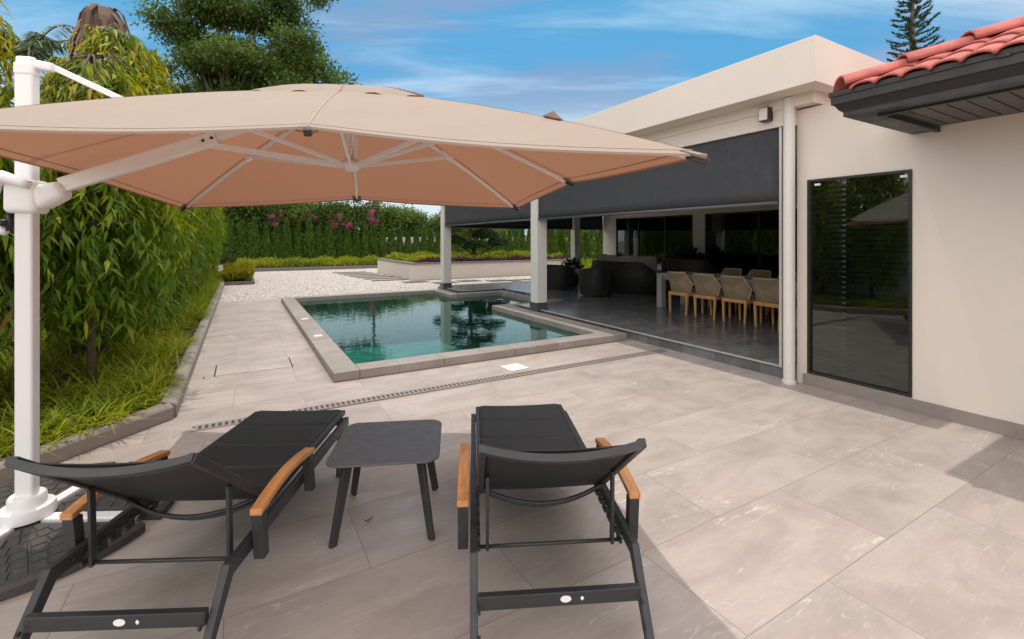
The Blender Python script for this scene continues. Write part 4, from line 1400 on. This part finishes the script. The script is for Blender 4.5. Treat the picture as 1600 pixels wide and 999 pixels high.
while y < 25.5:
    lab = 'row tree with long drooping leaves along the left boundary wall'
    if i == 0: lab = 'drooping long leaved tree with bare lower trunk nearest the parasol pole'
    x = -1.42 - (.15 if i else 0) + rnd.uniform(-.08,.08)
    plant('mast_tree', lab, 'tree', (x, y, .05), rnd.uniform(0,6.28), gm, mast[0] if i == 0 else mast[1] if i in (1,4,7) else mast[2], (.88 if i == 0 else .93 if i == 1 else rnd.uniform(.97,1.05)))
    y += 1.18 + rnd.uniform(-.1,.1) if i else 1.25
    i += 1
for (x,y,v,s,lab) in ((-2.35,5.55,1,.98,'drooping tree at the left edge, just behind the white parasol pole'),
                    (-2.75,6.9,1,.86,'drooping tree against the wall left of the bare trunked tree')):
    plant('mast_tree', lab, 'tree', (x,y,.05), rnd.uniform(0,6.28), gm, mast[v], s)

# --- variegated grass under them
def tufts(centers, nper, Lr, Wr, spread, arch, tilt=(.15,.9), seed=5):
    r = np.random.default_rng(seed)
    P=[];D=[];L=[];W=[];A=[]
    for c in centers:
        n = nper
        az = r.uniform(0,2*math.pi,n); tl = r.uniform(*tilt, n)
        P.append(np.array(c)[None,:]+np.stack([r.normal(0,spread,n), r.normal(0,spread,n), np.zeros(n)],1))
        D.append(np.stack([np.cos(az)*tl, np.sin(az)*tl, np.ones(n)],1))
        L.append(r.uniform(*Lr,n)); W.append(r.uniform(*Wr,n)); A.append(r.uniform(*arch,n))
    return [np.concatenate(x) for x in (P,D,L,W,A)]
def in_bed(x, y):
    return x < -.72 and y - x > 5.98 and x > -3.1
cs = []
r2 = np.random.default_rng(77)
# edge plants, thick beside the kerb, thinner under the trees
yy = 2.2
while len(cs) < 900:
    x = r2.uniform(-3.0,-.74); y = r2.uniform(3.0,25.5)
    if not in_bed(x,y): continue
    near = min(-.66-x, (y-x-5.94)*.7)
    if r2.random() < (1.0 if near < .65 else .35) * (1 if y < 14 else .75):
        cs.append((x,y,.07))
P,D,L,W,A = tufts(cs, 26, (.26,.46), (.010,.018), .045, (.25,.75))
V,Q = blades_arrays(P,D,L,W,A)
o = link('variegated_grass', np_mesh('variegated_grass', V, [Q], M['grass']))
o['kind'] = 'stuff'; tag(o, 'yellow striped grass like plants under the drooping trees behind the kerb', 'grass')
# golden corner clump and the far borders
def ground_cover(name, label, boxes, n, size, mat, h, z0, seed):
    r = np.random.default_rng(seed)
    P=[]
    for (x0,x1,y0,y1), k in zip(boxes, n):
        p = np.stack([r.uniform(x0,x1,k), r.uniform(y0,y1,k), np.zeros(k)],1)
        lump = .65+.35*np.sin(p[:,0]*3.1+p[:,1]*1.7)*np.cos(p[:,1]*2.9-p[:,0]*1.3)
        p[:,2] = z0 + r.random(k)**.6*h*lump
        P.append(p)
    P = np.concatenate(P); k = len(P)
    D = sph(k)*.8+np.array([0,0,1.0]); N = sph(k)
    V,Q = leaf_arrays(P,D,N,r.uniform(.6,1.2,k)*size, r.uniform(.25,.4,k)*size, .2)
    o = link(name, np_mesh(name, V, [Q], mat)); o['kind']='stuff'
    tag(o, label, 'plants'); return o
ground_cover('golden_border', 'low golden green border plants in front of the far hedge', [(-.2,30,27.8,30.3),(-.2,30,30.0,31.5)], (30000,6000), .20, M['leaf_border'], .50, .1, 1)
ground_cover('golden_clump', 'mounded golden grass clump at the far end of the left bed', [(-.5,.34,19.98,22.6)], (7000,), .24, M['grass_gold'], .52, .1, 2)
ground_cover('golden_planting', 'bright golden leafy planting along the raised planter', [(6.3,14.1,19.1,23.6)], (15000,), .20, M['leaf_border'], .36, .6, 3)
ground_cover('purple_planting', 'purple leaved edging plants along the front of the raised planter', [(6.3,14.0,18.75,19.35)], (4500,), .15, M['purple'], .26, .6, 4)
ground_cover('golden_border', 'golden ground cover outside the terrace beyond the far column', [(13.2,26,17.5,22.0)], (12000,), .22, M['leaf_border'], .5, .02, 6)

# --- conical hedge trees
def thuja_pieces(seed, H=2.6, rad=.43, n=2600):
    r = np.random.default_rng(seed)
    u = r.random(n)**1.25
    prof = np.where(u < .12, .55+.45*u/.12, (1-((u-.12)/.88)**1.08))
    az = r.uniform(0,2*math.pi,n)
    lob = 1+.13*np.sin(az*3+u*9+seed)+.10*np.sin(az*5-u*17)
    k = r.uniform(.62,1.0,n)
    R_ = rad*prof*lob*k+.02
    P = np.stack([R_*np.cos(az), R_*np.sin(az), .05+u*H], 1)
    D = np.stack([np.cos(az)*.75, np.sin(az)*.75, np.full(n,1.0)],1) + r.normal(0,.35,(n,3))
    N = np.stack([np.cos(az), np.sin(az), np.zeros(n)],1)+r.normal(0,.5,(n,3))
    L = r.uniform(.09,.19,n)
    T = ((k > .88) & (r.random(n) < .5)).astype(int)
    V,Q = leaf_arrays(P,D,N,L,L*.5,.1)
    me = np_mesh('foliage', V, [Q], [M['leaf_thuja'],M['leaf_thuja_tip']], [np.concatenate([T,T])])
    tr = trunk_mesh('trunk', [(0,0,0),(0,0,H*.85)], [.05,.01], M['bark'])
    return [('trunk',tr),('foliage',me)]
thu = [thuja_pieces(s) for s in (1,2,3,4)]
gh = 'conical hedge trees behind the far border'
x = -4.2; i = 0
while x < 33:
    hgt = (1.08 if x < 6 else .95) * rnd.uniform(.88,1.12)
    plant('conical_hedge_tree', 'narrow dark green cone shaped tree in the long hedge row', 'tree', (x, 37.6+rnd.uniform(-.12,.12), 0), rnd.uniform(0,6.28), gh, thu[i%4], (rnd.uniform(.95,1.15),)*2+(hgt,))
    x += .70 + rnd.uniform(-.06,.06); i += 1
gh2 = 'conical trees outside the far end of the terrace'
for i,(x,y,s) in enumerate(((15.2,23.2,.95),(16.0,23.0,1.12),(17.0,23.3,.85),(18.0,23.0,.98),(18.9,23.3,.8),(19.9,23.0,.9))):
    plant('conical_hedge_tree', 'loose bright green cone shaped tree seen past the far terrace column', 'tree', (x,y,0), rnd.uniform(0,6.28), gh2, thu[(i+1)%4], (1.1,1.1,s))

# --- leafy crowns from clumps
def crown(seed, blobs, n, size, mats, flat=.75, shell=.55, tip=.2, up=.4):
    """blobs: (x,y,z,rx,ry,rz); leaves gathered in small sprays on and inside every blob"""
    r = np.random.default_rng(seed)
    P=[];D=[];N=[];T=[]
    vol = np.array([b[3]*b[4]+b[4]*b[5]+b[3]*b[5] for b in blobs]); vol = vol/vol.sum()
    for b,w in zip(blobs, vol):
        ns = max(5, int(n*w/14))
        d = unit(r.normal(0,1,(ns,3)))
        k = np.maximum(shell, r.random(ns)**.45)
        c = d*k[:,None]*np.array([b[3],b[4],b[5]])
        c += r.normal(0,.06,(ns,3))*np.array([b[3],b[4],b[5]])
        c += np.array(b[:3])
        m = 14
        sp = size*1.5
        p = c[:,None,:]+r.normal(0,1,(ns,m,3))*np.array([sp,sp,sp*flat])
        P.append(p.reshape(-1,3))
        dd = d[:,None,:]*.8+r.normal(0,.8,(ns,m,3))
        D.append(dd.reshape(-1,3))
        nn = np.array([0,0,1.0])*up*2+d[:,None,:]*.6+r.normal(0,.6,(ns,m,3))
        N.append(nn.reshape(-1,3))
        t = np.repeat((r.random(ns) < tip).astype(int)*(k>.8), m); T.append(t)
    P=np.concatenate(P);D=np.concatenate(D);N=np.concatenate(N);T=np.concatenate(T)
    L=r.uniform(.7,1.3,len(P))*size
    V,Q = leaf_arrays(P,D,N,L,L*.52,.15)
    return np_mesh('crown', V, [Q], mats, [np.concatenate([T,T])] if len(mats)>1 else None)

# big dark rain tree beyond the hedge
def big_tree(loc, label, blobs, limbs, tr, n, size, mats, seed, name='shade_tree', tip=.25, k=1.0):
    t = thing(name, label, 'tree', loc, 0); t.scale = (k,k,k)
    link('crown', crown(seed, blobs, n, size, mats, .5, .4, tip), t)
    link('trunk', trunk_mesh('trunk', tr[0], tr[1], M['grey_bark'], limbs), t)
    return t
def limb(a, b, r0, r1, sag=.1):
    a = np.array(a,float); b = np.array(b,float); pts=[]; rs=[]
    for k in range(6):
        t=k/5; p=a+(b-a)*t; p[2]+=sag*np.linalg.norm(b-a)*math.sin(math.pi*t)*.6
        pts.append(tuple(p)); rs.append(r0+(r1-r0)*t)
    return pts, rs
rb = np.random.default_rng(42)
base = yard(-22.2, 36.0)
ax = np.array([.8652,-.5015,0]); ay = np.array([.5015,.8652,0])       # across / away
blobs=[]; limbs=[]
for a,h,w,v in ((-2.6,14.8,2.3,1.2),(-.4,16.6,2.6,1.3),(2.2,16.0,2.3,1.1),(4.3,16.6,1.8,.9),(-1.2,13.0,2.4,1.0),(1.8,13.3,2.2,.9),(3.6,12.4,1.8,.8),(-2.4,10.6,2.2,1.1),(.4,10.6,2.3,.9),(2.6,10.2,2.2,1.0),(4.4,11.4,1.6,.8),(5.6,14.3,1.2,.6),(-3.6,12.2,1.6,.9),(0,18.6,3.2,1.2),(3.5,18.8,2.4,1.0)):
    for q in range(3):
        o3 = ax*(a+rb.normal(0,.7)) + ay*rb.normal(0,1.6) + np.array([0,0,h+rb.normal(0,.45)])
        blobs.append((*o3, w*rb.uniform(.5,.75), w*rb.uniform(.5,.75), v*rb.uniform(.5,.75)))
    limbs.append(limb((0,0,rb.uniform(5.5,9)), ax*a*.9+np.array([0,0,h-.3]), .16, .03))
big_tree(base, 'tall dark spreading shade tree rising behind the parasol', blobs, limbs, ([(0,0,0),(.2,.1,3),(0,.2,6),(.1,0,9),(.3,.1,13),(.2,0,16)],[.45,.38,.32,.26,.16,.05]), 52000, .24, [M['leaf_rain'],M['leaf_shrub']], 5, k=1.17)
blobs=[]; limbs=[]
for a,h,w,v in ((-3.2,7.6,2.0,1.3),(-1,9.4,2.2,1.3),(1.2,10.1,2.2,1.2),(3.2,9.2,1.9,1.1),(4.8,7.6,1.5,1.0),(0,7.4,2.6,1.4),(2.8,6.8,2.2,1.3),(-2.6,5.4,2.2,1.4),(1,5.0,2.6,1.4),(4.0,5.6,1.8,1.2)):
    for q in range(3):
        o3 = ax*(a+rb.normal(0,.6)) + ay*rb.normal(0,1.2) + np.array([0,0,h+rb.normal(0,.4)])
        blobs.append((*o3, w*rb.uniform(.5,.75), w*rb.uniform(.5,.75), v*rb.uniform(.5,.8)))
    limbs.append(limb((0,0,3), ax*a*.9+np.array([0,0,h-.3]), .13, .03))
big_tree(yard(-20.4, 39.0), 'broad green tree lower and right of the tall shade tree', blobs, limbs, ([(0,0,0),(.1,0,3),(0,.1,6),(0,0,8.5)],[.35,.28,.2,.05]), 40000, .22, [M['leaf_shrub'],M['leaf_light']], 6, tip=.35, k=1.62)
blobs=[(*(ax*a+np.array([0,0,h])), w, w, v) for a,h,w,v in ((-.8,12.0,1.0,.6),(.4,12.5,1.1,.6),(1.3,11.7,.9,.6),(0,11.2,1.4,.8))]
big_tree(yard(-13.0, 44), 'small rounded treetop just showing above the middle of the parasol', blobs, [], ([(0,0,0),(0,0,11.5)],[.2,.05]), 7000, .24, [M['leaf_shrub'],M['leaf_light']], 7)

# bushes behind the hedge
def bush_pieces(seed, mats, n=9000, size=.17, tall=1.0):
    r = np.random.default_rng(seed)
    blobs=[]
    for k in range(13):
        a=r.uniform(0,6.28); q=r.uniform(0,1.25)
        blobs.append((q*math.cos(a), q*math.sin(a), r.uniform(.7,3.4)*tall, r.uniform(.55,.95), r.uniform(.55,.95), r.uniform(.45,.8)))
    return [('foliage', crown(seed, blobs, n, size, mats, .8, .5, .3)), ('stem', trunk_mesh('stem', [(0,0,0),(.1,0,1),(0,.1,2.4*tall)],[.08,.06,.02], M['bark'], [limb((0,0,.5),(.8,.3,2),.04,.01), limb((0,0,.5),(-.7,.4,2.2),.04,.01), limb((0,0,.4),(.1,-.8,1.9),.04,.01)]))]
bush_d = [bush_pieces(s, [M['leaf_shrub'],M['leaf_thuja_tip']]) for s in (11,12)]
bush_l = [bush_pieces(s, [M['leaf_light'],M['leaf_border']], size=.2) for s in (13,14)]
gb = 'tall mixed bushes behind the hedge'
k = 0
for x,y,kind,s in ((-5.2,40.5,0,1.2),(-2.7,40.8,0,1.25),(-.3,40.6,0,1.2),(2.0,40.9,0,1.15),(4.4,40.6,1,1.05),(6.6,41.0,0,1.15),(9.2,41.0,1,1.12),(11.6,41.4,1,1.05),(13.8,41.3,0,.98),(16.4,41.6,1,.92),(18.8,41.2,1,.86),
                   (21.5,41.5,1,.8),(24.5,41.6,0,.78),(28,41.5,1,.75),(31,41.6,0,.8)):
    lab = ('dense dark green bush standing behind the cone hedge','pale yellow green bush standing behind the cone hedge')[kind]
    plant('bush', lab, 'bush', (x,y,0), rnd.uniform(0,6.28), gb, (bush_d,bush_l)[kind][k%2], s*1.08); k += 1
# bougainvillea sprays in the bushes
def flowers(seed):
    r = np.random.default_rng(seed); n = 420
    c = r.normal(0,.42,(6,3))*np.array([1,1,.6])
    P = c[r.integers(0,6,n)]+r.normal(0,.11,(n,3)); D=unit(r.normal(0,1,(n,3)))
    V,Q = leaf_arrays(P,D,unit(r.normal(0,1,(n,3))),np.full(n,.12),np.full(n,.09),.2)
    m1 = np_mesh('blossom', V,[Q],M['flower'])
    n=260; P = r.normal(0,.4,(n,3)); V,Q = leaf_arrays(P,unit(r.normal(0,1,(n,3))),unit(r.normal(0,1,(n,3))),np.full(n,.16),np.full(n,.08),.2)
    m2 = np_mesh('foliage', V,[Q],M['leaf_shrub'])
    st = trunk_mesh('stem', [(.3,0,-2.5),(.1,.1,-1.2),(0,0,0)],[.03,.02,.008],M['bark'])
    return [('blossom',m1),('foliage',m2),('stem',st)]
fl = [flowers(s) for s in (21,22)]
for i,(x,z,s) in enumerate(((2.55,3.15,.8),(6.9,3.2,1.0),(9.1,3.45,1.05),(4.6,3.6,.55),(9.3,2.95,.6),(2.2,3.55,.6))):
    plant('bougainvillea', 'magenta flowering sprays among the dark bushes behind the hedge', 'flowering shrub', (x,39.3,z), rnd.uniform(0,6), 'magenta flower sprays behind the hedge', fl[i%2], s)
# far tree line closing the garden
def far_pieces(seed):
    r = np.random.default_rng(seed); blobs=[]
    for k in range(22):
        blobs.append((r.normal(0,2.4), r.normal(0,1.4), r.uniform(1.5,6.2), r.uniform(1.0,1.8), r.uniform(1.0,1.8), r.uniform(.8,1.4)))
    return [('crown', crown(seed, blobs, 11000, .34, [M['leaf_shrub'],M['leaf_light']], .8, .5, .3)), ('trunk', trunk_mesh('trunk', [(0,0,0),(0,0,5)],[.25,.08],M['grey_bark']))]
farp = [far_pieces(31), far_pieces(32)]
for i,(r_,a_,s) in enumerate(((-30,44,1.2),(-25,46,1.05),(-36,36,1.3),(-20,48,.9),(-8,58,.62),(-2,60,.6),(4,62,.6),(9,60,.62),(15,62,.65),(22,60,.7),(-13,54,.72))):
    p = yard(r_, a_)
    plant('far_tree', 'hazy green tree far behind the bushes and the hedge', 'tree', (p.x,p.y,0), rnd.uniform(0,6), 'far trees beyond the garden', farp[i%2], s)

# --- cloud pruned tree in the raised planter
bt = thing('cloud_pruned_tree', 'cloud pruned tree with rounded leaf pads in the raised planter', 'tree', (9.75,20.75,.6))
pads = [(-.3,.1,3.05,.62,.30),(.45,-.2,2.55,.62,.28),(-.85,.2,2.35,.58,.27),(1.15,.1,1.95,.62,.30),(-.3,-.3,1.75,.60,.28),(-1.35,-.1,1.55,.55,.27),(.75,.2,1.25,.66,.32),(-.75,.3,.95,.55,.27),(.15,-.2,.75,.5,.25),(1.35,-.2,.85,.5,.27)]
lb = []
for i,(x,y,z,w,h) in enumerate(pads):
    r = np.random.default_rng(100+i); n=5200
    d = sph(n); d[:,2] = np.abs(d[:,2])*1.0-.18
    k = r.uniform(.75,1.02,n)[:,None]
    P = np.array([x,y,z]) + d*k*np.array([w,w,h])*1.05
    V,Q = leaf_arrays(P, d+r.normal(0,.5,(n,3)), d+r.normal(0,.5,(n,3)), r.uniform(.09,.15,n), r.uniform(.05,.08,n), .1)
    link('leaf_pad', np_mesh('leaf_pad', V,[Q],M['leaf_bonsai']), bt)
    lb.append(limb((.15*math.sin(z*2),0,max(.2,z-.65)), (x,y,z-.05), .05,.025,.05))
link('trunk', trunk_mesh('trunk', [(.1,0,0),(.15,.05,.6),(-.12,0,1.3),(.12,.05,2.0),(-.1,0,2.6),(-.25,.1,3.0)],[.13,.11,.095,.08,.055,.03],M['grey_bark'],lb), bt)

# --- palms behind the mast trees
def frond(mb_pts, r, L, W, droop, az, base, up0):
    """returns leaf arrays for one feather frond"""
    n = 34
    t = np.linspace(.08,1,n)
    out = np.array([math.cos(az),math.sin(az),0])
    S = base[None,:]+out[None,:]*(L*t*math.cos(up0))[:,None]+np.array([0,0,1])[None,:]*(L*(t*math.sin(up0)-droop*t*t))[:,None]
    side = np.array([-out[1],out[0],0])
    P = np.concatenate([S,S]); 
    dr = np.array([0,0,-.55])
    D = np.concatenate([side+out*.5+dr+r.normal(0,.12,(n,3)), -side+out*.5+dr+r.normal(0,.12,(n,3))])
    N = np.tile(np.array([0,0,1.0]),(2*n,1))+r.normal(0,.2,(2*n,3))
    LL = np.concatenate([W*np.sin(np.pi*np.clip(t*.85+.12,0,1))]*2)
    return P,D,N,LL,S
def palm(loc, label, H, nf, L, dead, seed, rz=0.0, green=True):
    r = np.random.default_rng(seed)
    t = thing('palm', label, 'palm', loc, rz)
    link('trunk', trunk_mesh('trunk',[(0,0,0),(.05,0,H*.5),(0,.05,H)],[.20,.16,.15],M['grey_bark']), t)
    if green:
        P=[];D=[];N=[];LL=[]; rib=MB()
        for k in range(nf):
            a=r.uniform(0,6.28)
            p,d,n,l,S = frond(None,r,L*r.uniform(.8,1.1),.55,r.uniform(.5,1.0),a,np.array([0,0,H]),r.uniform(.1,1.1))
            P.append(p);D.append(d);N.append(n);LL.append(l)
            rib.tube([tuple(x) for x in S[::4]],[.02]*len(S[::4]),5)
        P=np.concatenate(P);D=np.concatenate(D);N=np.concatenate(N);LL=np.concatenate(LL)
        V,Q=leaf_arrays(P,D,N,LL,np.full(len(P),.045),.2)
        link('fronds', np_mesh('fronds',V,[Q],M['leaf_palm']), t)
        link('frond_ribs', rib.mesh('frond_ribs',M['leaf_palm']), t)
    if dead:
        mb=MB()
        for k in range(dead):
            a=r.uniform(0,6.28); w=r.uniform(.06,.15); z0=H-.02+r.uniform(-.25,.15); ln=r.uniform(.9,1.9)
            o_=r.uniform(.28,.55)
            fl_ = r.uniform(-.12,.30)
            pts=[]
            for q in range(7):
                s=q/6
                rad=.12+o_*math.sin(min(1,s*1.6)*math.pi/2)*(1-.12*s)+fl_*max(0,s-.5)+r.normal(0,.02)
                zz=z0+.22*math.sin(min(1,s*2)*math.pi)*(1 if s<.5 else 0)-ln*max(0,s-.12)
                pts.append((rad,zz))
            tw = r.normal(0,.35)
            vs=[]
            for q,(rad,zz) in enumerate(pts):
                aa=a+tw*q/6
                ww=w*(1-.75*(q/6)**1.5)
                c=Vector((rad*math.cos(aa),rad*math.sin(aa),zz)); sd=Vector((-math.sin(aa),math.cos(aa),0))
                fold=Vector((math.cos(aa),math.sin(aa),0))*ww*.35
                vs += [c-sd*ww-fold, c+fold*.4, c+sd*ww-fold]
            fs=[]
            for q in range(6):
                b=q*3; fs += [(b,b+1,b+4,b+3),(b+1,b+2,b+5,b+4)]
            mb.add(vs,fs)
        part('dry_fronds', mb, M['dry_frond'], t, solid=.012)
    return t
p = yard(-10.6,12.1); palm((p.x,p.y,0), 'palm top with a skirt of dry brown fronds behind the yellow treetops', 7.40, 4, .8, 110, 3, green=False)
p = yard(-13.6,13.2); palm((p.x,p.y,0), 'green feather palm at the far left behind the parasol pole', 6.9, 26, 2.4, 0, 4)

# --- tall layered pine behind the house
pine = thing('layered_pine', 'tall slim pine with tiered branches rising behind the red roof', 'tree', tuple(yard(26.6,31.0)))
mb = MB(); mb.tube([(0,0,0),(.1,0,8),(.05,.05,14),(0,0,20.5)],[.3,.24,.16,.05],10); link('trunk', mb.mesh('trunk',M['grey_bark'],True), pine)
P=[];D=[];N=[];L=[]; bm=MB(); r=np.random.default_rng(9)
z=9.5
while z < 20.3:
    ln=2.05*(1-((z-9.5)/11.8))**.75
    nb=6
    a0=r.uniform(0,6.28)
    for k in range(nb):
        a=a0+k*6.283/nb+r.normal(0,.12); l=ln*r.uniform(.82,1.1)
        pts=[]
        for q in range(9):
            s=q/8
            pts.append(np.array([math.cos(a)*l*s,math.sin(a)*l*s,z+r.normal(0,.01)-.10*l*math.sin(s*math.pi)*.8+.22*l*s*s]))
        bm.tube([tuple(x) for x in pts],[.035*(1-.8*q/8) for q in range(9)],5)
        nn=int(150*l/1.6)
        s=r.random(nn)**.7*.92+.08
        c=np.stack([np.interp(s,np.linspace(0,1,9),[p_[j] for p_ in pts]) for j in range(3)],1)
        out=np.array([math.cos(a),math.sin(a),0]); sd=np.array([-out[1],out[0],0])
        P.append(c+r.normal(0,.03,(nn,3))); 
        D.append(out*.5+sd[None,:]*r.normal(0,.55,nn)[:,None]+np.array([0,0,1])*r.uniform(.15,.9,nn)[:,None])
        N.append(unit(r.normal(0,1,(nn,3)))); L.append(r.uniform(.13,.30,nn))
    z+=.62*(1.0-.25*(z-9.5)/11)
P=np.concatenate(P);D=np.concatenate(D);N=np.concatenate(N);L=np.concatenate(L)
V,Q=leaf_arrays(P,D,N,L,L*.22,.05); link('needles', np_mesh('needles',V,[Q],M['leaf_pine']), pine)
link('branches', bm.mesh('branches',M['grey_bark'],True), pine)

# --- potted plants on the terrace
def pot_plant(label, loc, s, n=260):
    t = thing('potted_plant', label, 'plant', loc)
    mb=MB(); mb.lathe([(.11,0),(.15,.05),(.17,.28),(.15,.28),(.13,.24),(.02,.235)],22); part('pot', mb, M['plinth'], t, smooth=True)
    r=np.random.default_rng(int(s*100)); d=sph(n); d[:,2]=np.abs(d[:,2])
    P=np.array([0,0,.5])+d*r.uniform(.15,.36,n)[:,None]
    V,Q=leaf_arrays(P,d+np.array([0,0,.3]),unit(r.normal(0,1,(n,3))),r.uniform(.10,.2,n),r.uniform(.05,.08,n),.25); link('foliage', np_mesh('foliage',V,[Q],M['leaf_pot']), t)
    mb=MB()
    for k in range(7):
        a=k*.9; mb.tube([(0,0,.22),(.08*math.cos(a),.08*math.sin(a),.4),(.18*math.cos(a),.18*math.sin(a),.62)],[.008,.006,.004],5)
    part('stem', mb, M['bark'], t); t.scale=(s,s,s); return t
pot_plant('leafy plant in a dark pot near the far terrace column', (9.9,12.9,TZ), .95)
pot_plant('leafy plant in a dark pot behind the high backed sofa', (11.75,9.65,TZ), 1.45)

# a few fallen leaves on the paving
lm = MB(); lm.grid(lambda u,v: ((u-.5)*.06, (v-.5)*.02*math.sin(math.pi*min(.97,max(.03,u))), .004+.010*abs(v-.5)+.012*(u-.5)**2*4), 8, 2)
lm = lm.mesh('fallen_leaf', M['dry_leaf'], True)
for p, a, lab in ((yard(-.84,2.74),.4,'dry curled leaf lying on the paving beside the side table legs'),
                  (yard(-3.66,5.55),1.9,'dry leaf lying on the paving near the kerb and the access cover'),
                  (yard(-2.55,6.9),2.6,'dry leaf lying on the paving left of the pool coping')):
    o = link('fallen_leaf', lm); o.location = p; o.rotation_euler = (0,0,a); tag(o, lab, 'leaf', 'dry leaves on the paving')
